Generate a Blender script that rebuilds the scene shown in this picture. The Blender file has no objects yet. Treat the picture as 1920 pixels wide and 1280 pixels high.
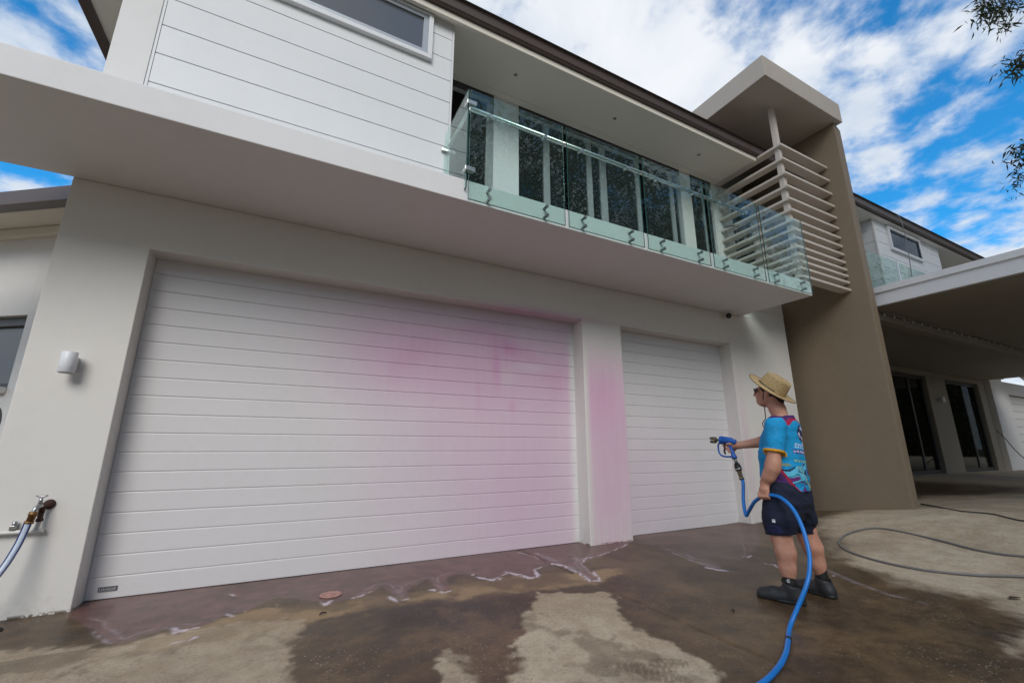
import bpy, bmesh, math, random
import numpy as np
from mathutils import Vector, Matrix

rnd = random.Random(7)
S = 1.2                                   # one layout unit = 1.2 m (the camera height)
sc = bpy.context.scene
C = sc.collection

# ------------------------------------------------------------------ camera
CAMM = np.array([[0.88875164, -0.45838632, 0.00157903],
                 [0.11026283, 0.2104392, -0.97136885],
                 [0.44492991, 0.86347978, 0.23757116]])     # rows: right, down, forward
cam_d = bpy.data.cameras.new('camera')
cam = bpy.data.objects.new('camera', cam_d)
C.objects.link(cam)
rm = Matrix(((CAMM[0][0], -CAMM[1][0], -CAMM[2][0]),
             (CAMM[0][1], -CAMM[1][1], -CAMM[2][1]),
             (CAMM[0][2], -CAMM[1][2], -CAMM[2][2])))
cam.matrix_world = Matrix.Translation((0, 0, S)) @ rm.to_4x4()
cam_d.sensor_width = 36.0
cam_d.lens = 803.0 / 1920.0 * 36.0
cam_d.clip_start = 0.05
cam_d.clip_end = 2000
sc.camera = cam

# ------------------------------------------------------------------ tiny node helper
class N:
    """wraps a node socket so that shader maths can be written as plain expressions"""
    tree = None
    def __init__(s, sock): s.s = sock
    @staticmethod
    def op(o, *a):
        n = N.tree.nodes.new('ShaderNodeMath'); n.operation = o
        for i, v in enumerate(a):
            if isinstance(v, N): N.tree.links.new(v.s, n.inputs[i])
            else: n.inputs[i].default_value = float(v)
        return N(n.outputs[0])
    def __add__(s, b): return N.op('ADD', s, b)
    __radd__ = __add__
    def __sub__(s, b): return N.op('SUBTRACT', s, b)
    def __rsub__(s, b): return N.op('SUBTRACT', b, s)
    def __mul__(s, b): return N.op('MULTIPLY', s, b)
    __rmul__ = __mul__
    def __truediv__(s, b): return N.op('DIVIDE', s, b)
    def pw(s, b): return N.op('POWER', s, b)
    def mx(s, b): return N.op('MAXIMUM', s, b)
    def mn(s, b): return N.op('MINIMUM', s, b)
    def exp(s): return N.op('EXPONENT', s)
    def abs(s): return N.op('ABSOLUTE', s)
    def sin(s): return N.op('SINE', s)
    def clamp(s): return s.mx(0.0).mn(1.0)
    def smooth(s, a, b):
        n = N.tree.nodes.new('ShaderNodeMapRange'); n.interpolation_type = 'SMOOTHSTEP'
        N.tree.links.new(s.s, n.inputs[0])
        n.inputs[1].default_value = a; n.inputs[2].default_value = b
        return N(n.outputs[0])

def new_tree(m):
    m.use_nodes = True
    t = m.node_tree; t.nodes.clear(); N.tree = t
    return t

def nd(kind, **kw):
    n = N.tree.nodes.new(kind)
    for k, v in kw.items(): setattr(n, k, v)
    return n

def link(a, b): N.tree.links.new(a.s if isinstance(a, N) else a, b)

def noise(vec, scale, detail=4, rough=0.55, dist=0.0):
    n = nd('ShaderNodeTexNoise'); n.inputs['Scale'].default_value = scale
    n.inputs['Detail'].default_value = detail; n.inputs['Roughness'].default_value = rough
    n.inputs['Distortion'].default_value = dist
    if vec is not None: link(vec, n.inputs['Vector'])
    return N(n.outputs['Fac'])

def stretch(vec, sx, sy, sz, loc=(0, 0, 0)):
    n = nd('ShaderNodeMapping'); link(vec, n.inputs['Vector'])
    n.inputs['Scale'].default_value = (sx, sy, sz); n.inputs['Location'].default_value = loc
    return n.outputs[0]

def mixc(f, a, b, mode='MIX'):
    n = nd('ShaderNodeMix', data_type='RGBA', blend_type=mode)
    if isinstance(f, N): link(f, n.inputs[0])
    else: n.inputs[0].default_value = f
    for v, i in ((a, 6), (b, 7)):
        if isinstance(v, (tuple, list)): n.inputs[i].default_value = (v[0], v[1], v[2], 1)
        else: link(v, n.inputs[i])
    return n.outputs[2]

def bump(h, strength=0.2, dist=0.01):
    n = nd('ShaderNodeBump'); n.inputs['Strength'].default_value = strength
    n.inputs['Distance'].default_value = dist; link(h, n.inputs['Height'])
    return n.outputs[0]

def pbsdf(color, rough=0.5, metal=0.0, normal=None, spec=0.5, coat=0.0, sss=0.0):
    p = nd('ShaderNodeBsdfPrincipled')
    def setv(k, v):
        if isinstance(v, N) or hasattr(v, 'is_linked'): link(v, p.inputs[k])
        elif isinstance(v, (tuple, list)): p.inputs[k].default_value = (v[0], v[1], v[2], 1)
        else: p.inputs[k].default_value = v
    setv('Base Color', color); setv('Roughness', rough); setv('Metallic', metal)
    setv('Specular IOR Level', spec)
    if coat: p.inputs['Coat Weight'].default_value = coat
    if sss: p.inputs['Subsurface Weight'].default_value = sss
    if normal is not None: link(normal, p.inputs['Normal'])
    return p

def out(sh):
    o = nd('ShaderNodeOutputMaterial'); link(sh, o.inputs['Surface'])

# ------------------------------------------------------------------ world: Nishita sky with broken cloud
w = bpy.data.worlds.new('World'); sc.world = w; w.use_nodes = True
t = w.node_tree; t.nodes.clear(); N.tree = t
SUN_EL, SUN_AZ = math.radians(36), math.radians(205)          # azimuth clockwise from +Y
sky = nd('ShaderNodeTexSky', sky_type='NISHITA', sun_disc=False, sun_elevation=SUN_EL, sun_rotation=SUN_AZ,
         altitude=50, air_density=1.0, dust_density=0.3, ozone_density=2.5)
tc = nd('ShaderNodeTexCoord')
sep = nd('ShaderNodeSeparateXYZ'); link(tc.outputs['Generated'], sep.inputs[0])
dx, dy, dz = (N(sep.outputs[i]) for i in range(3))
den = dz.mx(0.0) + 0.16
comb = nd('ShaderNodeCombineXYZ'); link(dx / den, comb.inputs[0]); link(dy / den, comb.inputs[1])
cv = comb.outputs[0]
n1 = noise(stretch(cv, 1, 1, 1, (3.1, 1.7, 0)), 1.15, 8, 0.58, 0.25)
n2 = noise(stretch(cv, 1, 1, 1, (8.3, 4.2, 0)), 7.5, 9, 0.56, 0.12)
# cloud banks: the thick one lies over the house, thinner sky to the right and the left
bank = (dx * 0.52 + dy * 0.40 + dz * 0.76).smooth(0.80, 0.99)
right_gap = (dx * 0.842 + dy * 0.150 + dz * 0.52).smooth(0.90, 0.985)
low_bank = dz.smooth(0.40, 0.20)
dens = n1 * 0.53 + n2 * 0.53 + bank * 0.13 - right_gap * 0.105 + low_bank * 0.10 + 0.025
cov = dens.smooth(0.445, 0.615)
shade = noise(stretch(cv, 1, 1, 1, (5.3, 9.2, 2.0)), 2.2, 6, 0.6, 0.4)
cl = mixc(shade.smooth(0.30, 0.70), (0.42, 0.48, 0.56), (0.63, 0.645, 0.67))
skyc = mixc(1.0, sky.outputs[0], (0.020, 0.112, 0.155), 'MULTIPLY')
mixed = mixc(cov * 0.97, skyc, cl)
bg = nd('ShaderNodeBackground'); link(mixed, bg.inputs['Color']); bg.inputs['Strength'].default_value = 1.0
wo = nd('ShaderNodeOutputWorld'); link(bg.outputs[0], wo.inputs['Surface'])

sun_d = bpy.data.lights.new('sun', 'SUN'); sun_d.energy = 1.5; sun_d.angle = math.radians(30); sun_d.color = (1.0, 0.94, 0.86)
sun = bpy.data.objects.new('sun', sun_d); C.objects.link(sun)
sdir = Vector((math.sin(SUN_AZ) * math.cos(SUN_EL), math.cos(SUN_AZ) * math.cos(SUN_EL), math.sin(SUN_EL)))
sun.rotation_euler = sdir.to_track_quat('Z', 'Y').to_euler()
sun.location = sdir * 50

sc.view_settings.view_transform = 'Standard'
sc.view_settings.look = 'None'
sc.view_settings.exposure = 0.56
sc.view_settings.gamma = 1.0
sc.view_settings.use_curve_mapping = False
try:
    sc.cycles.max_bounces = 10; sc.cycles.transparent_max_bounces = 24; sc.cycles.diffuse_bounces = 4
    sc.cycles.glossy_bounces = 4
except Exception:
    pass

# ------------------------------------------------------------------ materials
def mat_paint(name, col, rough=0.55, dirt=0.10, scale=1.0, grain=0.25, streak=0.0, spec=0.3):
    m = bpy.data.materials.new(name); new_tree(m)
    g = nd('ShaderNodeNewGeometry'); pos = g.outputs['Position']
    a = noise(pos, 0.9 * scale, 5, 0.6); b = noise(pos, 9 * scale, 4, 0.6)
    f = (a * 0.65 + b * 0.35).smooth(0.38, 0.72) * dirt
    if streak:
        st = noise(stretch(pos, 9, 9, 0.55), 1.0, 4, 0.65).smooth(0.55, 0.85) * streak
        f = (f + st).clamp()
    dk = (col[0] * 0.45, col[1] * 0.43, col[2] * 0.38)
    c = mixc(f, col, dk)
    fine = noise(pos, 260, 3, 0.6)
    med = noise(pos, 14, 3, 0.5)
    p = pbsdf(c, a * 0.2 + (rough - 0.1), normal=bump(fine * 0.6 + med * 1.2, grain, 0.004), spec=spec)
    out(p.outputs[0]); return m

def mat_plain(name, col, rough=0.5, metal=0.0, spec=0.5, var=0.12, nscale=20, bumps=0.0, coat=0.0):
    m = bpy.data.materials.new(name); new_tree(m)
    tcn = nd('ShaderNodeTexCoord'); o = tcn.outputs['Object']
    a = noise(o, nscale, 4, 0.6)
    c = mixc(a.smooth(0.3, 0.75) * min(1.0, var * 2), col, tuple(x * 0.62 for x in col))
    p = pbsdf(c, a * 0.15 + max(0.02, rough - 0.08), metal, bump(noise(o, nscale * 6, 3), bumps, 0.003) if bumps else None, spec, coat)
    out(p.outputs[0]); return m

def gauss(P, c, s):
    """soft spray blob round c (layout units), P = (x, z) sockets in units"""
    u = (P[0] - c[0]) / s[0]; v = (P[1] - c[1]) / s[1]
    return (u * u * -1.0 - v * v).exp()

def mat_stained(name, col, rough, kind):
    """white paint carrying the washed-out pink spray"""
    m = bpy.data.materials.new(name); new_tree(m)
    g = nd('ShaderNodeNewGeometry'); pos = g.outputs['Position']
    sp = nd('ShaderNodeSeparateXYZ'); link(pos, sp.inputs[0])
    px = N(sp.outputs[0]) / S; pz = N(sp.outputs[2]) / S
    warp = noise(pos, 1.6, 4, 0.6) - 0.5
    warp2 = noise(stretch(pos, 1, 1, 1, (7, 3, 1)), 1.3, 4, 0.6) - 0.5
    P = (px + warp * 0.55, pz + warp2 * 0.5)
    st = noise(stretch(pos, 16, 16, 0.8), 1.0, 4, 0.6)
    if kind == 'door':
        k = gauss(P, (1.85, 1.95), (1.15, 0.55)) * 0.36 + gauss(P, (2.4, 1.2), (1.15, 1.1)) * 0.36 \
            + gauss(P, (0.75, 1.95), (0.60, 0.45)) * 0.30 + gauss(P, (2.78, 1.85), (0.25, 0.5)) * 0.20 \
            + gauss(P, (2.3, 0.2), (1.2, 0.7)) * 0.24 + gauss(P, (1.2, 1.2), (0.7, 0.8)) * 0.14
        rr = N.op('SQRT', (px - 1.72 + warp * .3) * (px - 1.72 + warp * .3) + (pz - 1.15) * (pz - 1.15)); arc = ((rr - 1.02) / .13); k = k + (arc * arc * -1.0).exp() * pz.smooth(1.45, 1.85) * 0.11
        run = gauss((px + (pz - 1.7) * 0.06 + warp * 0.06, pz), (1.93, 1.80), (0.045, 0.20)) * 0.26 \
            + gauss((px + warp * 0.08, pz), (1.72, 1.52), (0.025, 0.2)) * 0.16 \
            + gauss((px + warp * 0.2, pz), (2.06, 2.03), (0.14, 0.09)) * 0.26 \
            + gauss((px + warp * 0.1, pz), (2.12, 1.42), (0.06, 0.05)) * 0.2
        clean = gauss((px, pz), (2.38, 1.86), (0.22, 0.05)) * 0.25 + gauss((px + warp * 0.1, pz), (2.05, 1.72), (0.12, 0.10)) * 0.2
        pink = ((k - clean) * (st * 0.45 + 0.76)).mx(0.0) + run
        pink = pink * (2.955 - px).smooth(0.03, 0.14) * (px * -1.0 + 3.2).smooth(0.0, 0.2)
        small = gauss((px + warp * 0.3, pz), (3.85, 0.5), (0.9, 0.75)) * 0.22 * (px - 3.0).smooth(0.5, 0.6)
        pink = pink + small
    else:
        P2 = (px + warp * 0.10, pz + warp2 * 0.35)
        k = gauss(P2, (3.15, 1.62), (0.45, 0.42)) * 0.40 + gauss(P2, (3.28, 0.95), (0.75, 1.0)) * 0.52 \
            + gauss(P2, (3.2, 0.1), (0.35, 0.4)) * 0.18
        k = k * (px - 2.93).smooth(0.0, 0.10) * (pz * -1.0 + 2.5).smooth(0.0, 0.5)
        k2 = gauss((px + warp * 0.2, pz), (5.66, 1.1), (0.10, 0.9)) * 0.22
        lint = gauss((px + warp * 0.3, pz), (2.35, 2.445), (0.75, 0.045)) * 0.55
        low = (0.45 - pz).smooth(0.0, 0.45) * (st.smooth(0.42, 0.62)) * 0.28
        pink = (k * (st * 0.45 + 0.76) - k * low * 1.6).mx(0.0) + k2 + lint
    a = noise(pos, 0.9, 5, 0.6); b = noise(pos, 11, 4, 0.6)
    drip = noise(stretch(pos, 11, 11, 0.5), 1.0, 4, 0.65).smooth(0.56, 0.85)
    dirt = ((a * 0.6 + b * 0.4).smooth(0.40, 0.75) * 0.10 + drip * 0.05)
    dirt = dirt + ((0.22 - pz).smooth(0.0, 0.25) * noise(pos, 16, 5, 0.7).smooth(0.42, 0.72)) * (0.34 if kind == 'wall' else 0.08)
    c = mixc(dirt.clamp(), col, (col[0] * 0.5, col[1] * 0.47, col[2] * 0.42))
    chip = (0.020 - pz).smooth(0.0, 0.016) * noise(pos, 7, 5, 0.7).smooth(0.50, 0.54)
    c = mixc(chip * (0.9 if kind == 'wall' else 0.0), c, (0.10, 0.075, 0.05))
    c = mixc(pink.clamp(), c, (0.60, 0.27, 0.49))
    h = noise(pos, 240, 3, 0.6) * 0.6 + noise(pos, 13, 3, 0.5) * 1.2
    p = pbsdf(c, a * 0.2 + (rough - 0.1), normal=bump(h, 0.10 if kind == 'door' else 0.28, 0.004), spec=0.4)
    out(p.outputs[0]); return m

def mat_glass(name, tint=(0.86, 0.95, 0.93), refl=1.0, haze=0.0):
    m = bpy.data.materials.new(name); new_tree(m)
    tr = nd('ShaderNodeBsdfTransparent'); tr.inputs[0].default_value = (*tint, 1)
    gl = nd('ShaderNodeBsdfGlossy'); gl.inputs['Roughness'].default_value = 0.0
    gl.inputs['Color'].default_value = (0.95, 1.0, 0.99, 1)
    g = nd('ShaderNodeNewGeometry'); dp = nd('ShaderNodeVectorMath', operation='DOT_PRODUCT')
    link(g.outputs['Normal'], dp.inputs[0]); link(g.outputs['Incoming'], dp.inputs[1])
    fr = (1.0 - N(dp.outputs['Value']).abs()).pw(5.0) * 0.958 + 0.042
    mx = nd('ShaderNodeMixShader'); link((fr * refl).clamp(), mx.inputs[0])
    link(tr.outputs[0], mx.inputs[1]); link(gl.outputs[0], mx.inputs[2])
    sh = mx.outputs[0]
    if haze:
        df = nd('ShaderNodeBsdfDiffuse'); df.inputs[0].default_value = (0.55, 0.8, 0.72, 1)
        m2 = nd('ShaderNodeMixShader'); m2.inputs[0].default_value = haze
        link(sh, m2.inputs[1]); link(df.outputs[0], m2.inputs[2]); sh = m2.outputs[0]
    out(sh); return m

WHITE = (0.70, 0.685, 0.665)
M = {}
M['wall'] = mat_stained('white_render_with_pink_stain', (0.70, 0.68, 0.65), 0.6, 'wall')
M['door'] = mat_stained('door_paint_with_pink_stain', (0.66, 0.65, 0.665), 0.42, 'door')
M['white'] = mat_paint('white_render', (0.70, 0.685, 0.665), 0.6, 0.10, 1.0, 0.25, 0.05)
M['slab'] = mat_paint('white_slab_paint', (0.72, 0.71, 0.71), 0.6, 0.10, 0.8, 0.2, 0.03)
M['board'] = mat_paint('white_cladding_paint', (0.70, 0.71, 0.715), 0.5, 0.06, 1.0, 0.06, 0.03)
M['joint'] = mat_plain('dark_joint', (0.10, 0.10, 0.10), 0.8)
M['soffit'] = mat_paint('soffit_paint', (0.70, 0.66, 0.58), 0.65, 0.06, 1.0, 0.05)
M['gutter'] = mat_plain('brown_gutter', (0.085, 0.060, 0.051), 0.35, 0.0, 0.5, 0.1)
M['roof'] = mat_plain('brown_roof', (0.10, 0.075, 0.065), 0.5)
M['taupe'] = mat_paint('taupe_render', (0.25, 0.192, 0.132), 0.75, 0.14, 1.0, 0.35, 0.06)
M['beige'] = mat_paint('beige_render', (0.46, 0.405, 0.345), 0.65, 0.12, 1.2, 0.25, 0.12)
M['porch'] = mat_paint('shade_darkened_render', (0.27, 0.24, 0.195), 0.75, 0.12, 1.0, 0.25)  # shade of porch and carport deepened in the base colour
M['slat'] = mat_paint('beige_slat_paint', (0.58, 0.515, 0.45), 0.5, 0.08, 2.0, 0.05)
M['alu'] = mat_plain('grey_aluminium', (0.36, 0.39, 0.42), 0.4, 0.35)
M['frame'] = mat_plain('pale_window_frame', (0.30, 0.32, 0.325), 0.4, 0.1)
M['dark_frame'] = mat_plain('dark_window_frame', (0.06, 0.06, 0.062), 0.4, 0.1)
M['glass'] = mat_glass('balustrade_glass', (0.87, 0.95, 0.93), 0.72, 0.012)
M['glass_plain'] = mat_glass('plain_balustrade_glass', (0.80, 0.88, 0.86), 0.35, 0.03)
M['edge'] = mat_plain('green_glass_edge', (0.03, 0.10, 0.085), 0.15, 0, 0.6)
M['pane'] = mat_glass('window_pane', (0.19, 0.20, 0.21), 0.65)
M['pane_dark'] = mat_plain('obscure_window_pane', (0.075, 0.08, 0.09), 0.16, 0, 0.9, 0.15, 2)
M['pane_sky'] = mat_plain('pane_with_painted_sky', (0.012, 0.030, 0.065), 0.12, 0, 0.7, 0.4, 3)  # reflected sky blue is put into the pane's base colour
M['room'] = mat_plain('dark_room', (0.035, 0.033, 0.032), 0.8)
M['blind'] = mat_plain('dark_blind', (0.11, 0.115, 0.12), 0.6)
M['steel'] = mat_plain('polished_steel', (0.58, 0.58, 0.55), 0.30, 1.0)
M['steel_dark'] = mat_plain('dull_steel', (0.23, 0.25, 0.25), 0.35, 0.8)
M['bulb'] = mat_plain('clear_bulb_glass', (0.62, 0.62, 0.60), 0.12, 0, .7)
M['lampwhite'] = mat_plain('white_lamp', (0.74, 0.76, 0.80), 0.4)
M['nozzle'] = mat_plain('dull_brass_nozzle', (0.16, 0.135, 0.09), 0.45, 0.5)
M['brassdull'] = mat_plain('dull_brass', (0.25, 0.19, 0.11), 0.4, 0.6, .5, .3, 60)
M['black'] = mat_plain('black_plastic', (0.018, 0.018, 0.018), 0.4)
M['brass'] = mat_plain('old_brass', (0.30, 0.17, 0.07), 0.45, 0.7, 0.5, 0.35, 60)
M['rust'] = mat_plain('rusty_fitting', (0.10, 0.05, 0.04), 0.6, 0.4, 0.5, 0.4, 60)
M['chrome'] = mat_plain('worn_chrome', (0.45, 0.45, 0.46), 0.3, 0.9, 0.5, 0.3, 60)
M['pipe'] = mat_plain('white_pipe', (0.68, 0.66, 0.62), 0.4)
M['hose_clear'] = mat_plain('clear_hose', (0.52, 0.60, 0.72), 0.25, 0, 0.6)
M['hose_navy'] = mat_plain('navy_hose_stripe', (0.02, 0.03, 0.14), 0.3)
M['hose_blue'] = mat_plain('blue_hose', (0.004, 0.19, 0.62), 0.38, 0, 0.5, 0.25, 9, 0.1)
M['hose_grey'] = mat_plain('grey_hose', (0.17, 0.165, 0.16), 0.45)
M['hose_dark'] = mat_plain('dark_hose', (0.05, 0.045, 0.04), 0.5)
M['gunblue'] = mat_plain('blue_gun', (0.008, 0.10, 0.42), 0.42)
M['lid'] = mat_plain('pink_stained_lid', (0.50, 0.27, 0.225), 0.6, 0, 0.4, 0.45, 45, 0.4)
M['hole'] = mat_plain('black_hole', (0.006, 0.006, 0.006), 0.8)
M['leafdry'] = mat_plain('dry_leaf', (0.05, 0.032, 0.02), 0.7)
M['badge'] = mat_plain('grey_badge', (0.13, 0.14, 0.155), 0.4, 0.3)
M['badge_mark'] = mat_plain('badge_mark', (0.50, 0.50, 0.52), 0.4, 0.3)

# ------------------------------------------------------------------ object helpers
def tag(o, label, cat, group=None, kind=None):
    if label: o['label'] = label
    if cat: o['category'] = cat
    if group: o['group'] = group
    if kind: o['kind'] = kind
    return o

def thing(name, label, cat, loc=(0, 0, 0), group=None, rotz=0.0):
    o = bpy.data.objects.new(name, None); C.objects.link(o)
    o.location = [v * S for v in loc]; o.rotation_euler = (0, 0, rotz); o.empty_display_size = 0.1
    return tag(o, label, cat, group)

def wloc(o):
    v = Vector((0, 0, 0))
    while o is not None:
        v = v + o.location; o = o.parent
    return v

class MB:
    """collects boxes, tubes, prisms (layout units * scale) into one mesh"""
    def __init__(s, scale=S): s.bm = bmesh.new(); s.k = scale
    def P(s, p): return Vector((p[0] * s.k, p[1] * s.k, p[2] * s.k))
    def quad(s, *pts):
        s.bm.faces.new([s.bm.verts.new(s.P(p)) for p in pts]); return s
    def box(s, x0, x1, y0, y1, z0, z1, bev=0.0):
        b = bmesh.new(); bmesh.ops.create_cube(b, size=1.0)
        for v in b.verts:
            v.co = Vector((x0 + (x1 - x0) * (v.co.x + .5), y0 + (y1 - y0) * (v.co.y + .5), z0 + (z1 - z0) * (v.co.z + .5))) * s.k
        if bev: bmesh.ops.bevel(b, geom=b.edges[:], offset=bev * s.k, segments=2, affect='EDGES', profile=0.6)
        s.merge(b); return s
    def prism(s, pts, z0, z1, bev=0.0):
        b = bmesh.new()
        lo = [b.verts.new(s.P((p[0], p[1], z0))) for p in pts]; hi = [b.verts.new(s.P((p[0], p[1], z1))) for p in pts]
        n = len(pts); b.faces.new(lo[::-1]); b.faces.new(hi)
        for i in range(n): b.faces.new((lo[i], lo[(i + 1) % n], hi[(i + 1) % n], hi[i]))
        bmesh.ops.recalc_face_normals(b, faces=b.faces[:])
        if bev: bmesh.ops.bevel(b, geom=b.edges[:], offset=bev * s.k, segments=2, affect='EDGES', profile=0.6)
        s.merge(b); return s
    def merge(s, b):
        me = bpy.data.meshes.new('tmp'); b.to_mesh(me); b.free()
        s.bm.from_mesh(me); bpy.data.meshes.remove(me)
    def tube(s, path, r, n=10, cap=True):
        """path: points; r: radius or list (units)"""
        pts = [s.P(p) for p in path]; m = len(pts)
        rr = [q * s.k for q in (r if isinstance(r, (list, tuple)) else [r] * m)]
        rings = []; up = Vector((0, 0, 1)); prev = None
        for i in range(m):
            tg = (pts[min(i + 1, m - 1)] - pts[max(i - 1, 0)])
            if tg.length < 1e-9: tg = Vector((0, 0, 1))
            tg.normalize()
            if prev is None:
                a = up if abs(tg.dot(up)) < .9 else Vector((1, 0, 0))
                u = tg.cross(a).normalized()
            else:
                u = (prev - tg * prev.dot(tg))
                u = u.normalized() if u.length > 1e-6 else tg.orthogonal().normalized()
            prev = u; v = tg.cross(u)
            rings.append([s.bm.verts.new(pts[i] + (u * math.cos(2 * math.pi * j / n) + v * math.sin(2 * math.pi * j / n)) * rr[i]) for j in range(n)])
        for i in range(m - 1):
            for j in range(n):
                f = s.bm.faces.new((rings[i][j], rings[i][(j + 1) % n], rings[i + 1][(j + 1) % n], rings[i + 1][j])); f.smooth = True
        if cap and n > 2:
            s.bm.faces.new(rings[0][::-1]); s.bm.faces.new(rings[-1])
        return s
    def build(s, name, mat, parent=None, label=None, kind=None, smooth=False, recalc=True):
        if recalc: bmesh.ops.recalc_face_normals(s.bm, faces=s.bm.faces[:])
        off = wloc(parent) if parent is not None else Vector((0, 0, 0))
        if parent is None:
            xs = [v.co for v in s.bm.verts]
            lo = Vector([min(c[i] for c in xs) for i in range(3)]); hi = Vector([max(c[i] for c in xs) for i in range(3)])
            off = Vector(((lo.x + hi.x) / 2, (lo.y + hi.y) / 2, lo.z))
        for v in s.bm.verts: v.co -= off
        if smooth:
            for f in s.bm.faces: f.smooth = True
        me = bpy.data.meshes.new(name); s.bm.to_mesh(me); s.bm.free()
        o = bpy.data.objects.new(name, me); C.objects.link(o)
        if mat is not None: me.materials.append(mat)
        if parent is not None: o.parent = parent
        else: o.location = off
        if label: o['label'] = label
        if kind: o['kind'] = kind
        return o

def dup(o, parent, dloc, name=None):
    c = o.copy(); C.objects.link(c); c.parent = parent; c.location = o.location + Vector(dloc)
    return c

def spline(pts, n=8):
    """Catmull-Rom through pts"""
    P = [Vector(p) for p in pts]; P = [P[0] * 2 - P[1]] + P + [P[-1] * 2 - P[-2]]
    o = []
    for i in range(1, len(P) - 2):
        for k in range(n):
            u = k / n; a, b, c, d = P[i - 1], P[i], P[i + 1], P[i + 2]
            o.append(0.5 * ((2 * b) + (c - a) * u + (2 * a - 5 * b + 4 * c - d) * u * u + (3 * b - a - 3 * c + d) * u ** 3))
    o.append(P[-2]); return o

# ------------------------------------------------------------------ survey helpers: photo pixel -> point on a known plane
def ray(u, v): return CAMM.T @ np.array([u - 960., v - 640., 803.])
def on_y(u, v, Y): d = ray(u, v); k = Y / d[1]; return np.array([0, 0, 1.]) + d * k
def on_z(u, v, Z=0.0): d = ray(u, v); k = (Z - 1.) / d[2]; return np.array([0, 0, 1.]) + d * k

def sstep(x, a, b):
    q = np.clip((x - a) / (b - a), 0, 1); return q * q * (3 - 2 * q)
def gz(X, Y):
    """ground height: level in front of the doors, rising to the drive on the right"""
    X = np.asarray(X, float); Y = np.asarray(Y, float)
    r = np.clip(0.15 - 0.137 * (Y - 3.4), 0.03, 0.30) * sstep(X, 4.8, 7.2)
    h = sstep(X, 8.0, 12.5)
    return r * (1 - h) + 0.32 * h
def on_g(u, v, lift=0.0):
    z = 0.0
    for _ in range(12):
        p = on_z(u, v, z + lift); z = float(gz(p[0], p[1]))
    return np.array([p[0], p[1], z + lift])

# ------------------------------------------------------------------ ground
def axis(a, b, d, far_a, far_b):
    mid = list(np.arange(a, b + 1e-6, d)); lo = []; st = d; x = a
    while x > far_a: st *= 1.22; x -= st; lo.append(x)
    hi = []; st = d; x = mid[-1]
    while x < far_b: st *= 1.22; x += st; hi.append(x)
    return np.array(lo[::-1] + mid + hi)

def poly_sd(px, py, poly):
    """signed distance (negative inside) of many points to a polygon"""
    poly = np.asarray(poly, float); n = len(poly); d2 = np.full(px.shape, 1e9); ins = np.zeros(px.shape, bool)
    for i in range(n):
        a = poly[i]; b = poly[(i + 1) % n]; e = b - a; wx = px - a[0]; wy = py - a[1]
        k = np.clip((wx * e[0] + wy * e[1]) / max(e @ e, 1e-12), 0, 1)
        d2 = np.minimum(d2, (wx - e[0] * k) ** 2 + (wy - e[1] * k) ** 2)
        c = ((a[1] > py) != (b[1] > py)) & (px < (b[0] - a[0]) * (py - a[1]) / ((b[1] - a[1]) if abs(b[1] - a[1]) > 1e-12 else 1e-12) + a[0])
        ins ^= c
    d = np.sqrt(d2); return np.where(ins, -d, d)

def line_d(px, py, pts):
    d2 = np.full(px.shape, 1e9)
    for a, b in zip(pts[:-1], pts[1:]):
        a = np.asarray(a); b = np.asarray(b); e = b - a; wx = px - a[0]; wy = py - a[1]
        k = np.clip((wx * e[0] + wy * e[1]) / max(e @ e, 1e-12), 0, 1)
        d2 = np.minimum(d2, (wx - e[0] * k) ** 2 + (wy - e[1] * k) ** 2)
    return np.sqrt(d2)

_rs = np.random.RandomState(3)
def vnoise(x, y, f, seed=0):
    rs = np.random.RandomState(seed); T = rs.rand(256, 256)
    x = x * f + 1000; y = y * f + 1000; xi = np.floor(x).astype(int); yi = np.floor(y).astype(int); fx = x - xi; fy = y - yi
    fx = fx * fx * (3 - 2 * fx); fy = fy * fy * (3 - 2 * fy)
    g = lambda i, j: T[i % 256, j % 256]
    return (g(xi, yi) * (1 - fx) + g(xi + 1, yi) * fx) * (1 - fy) + (g(xi, yi + 1) * (1 - fx) + g(xi + 1, yi + 1) * fx) * fy
def fbm(x, y, f, seed=0, o=4):
    s = 0; a = .5; tot = 0
    for i in range(o): s = s + a * vnoise(x, y, f * 2 ** i, seed + i); tot += a; a *= .55
    return s / tot

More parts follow.
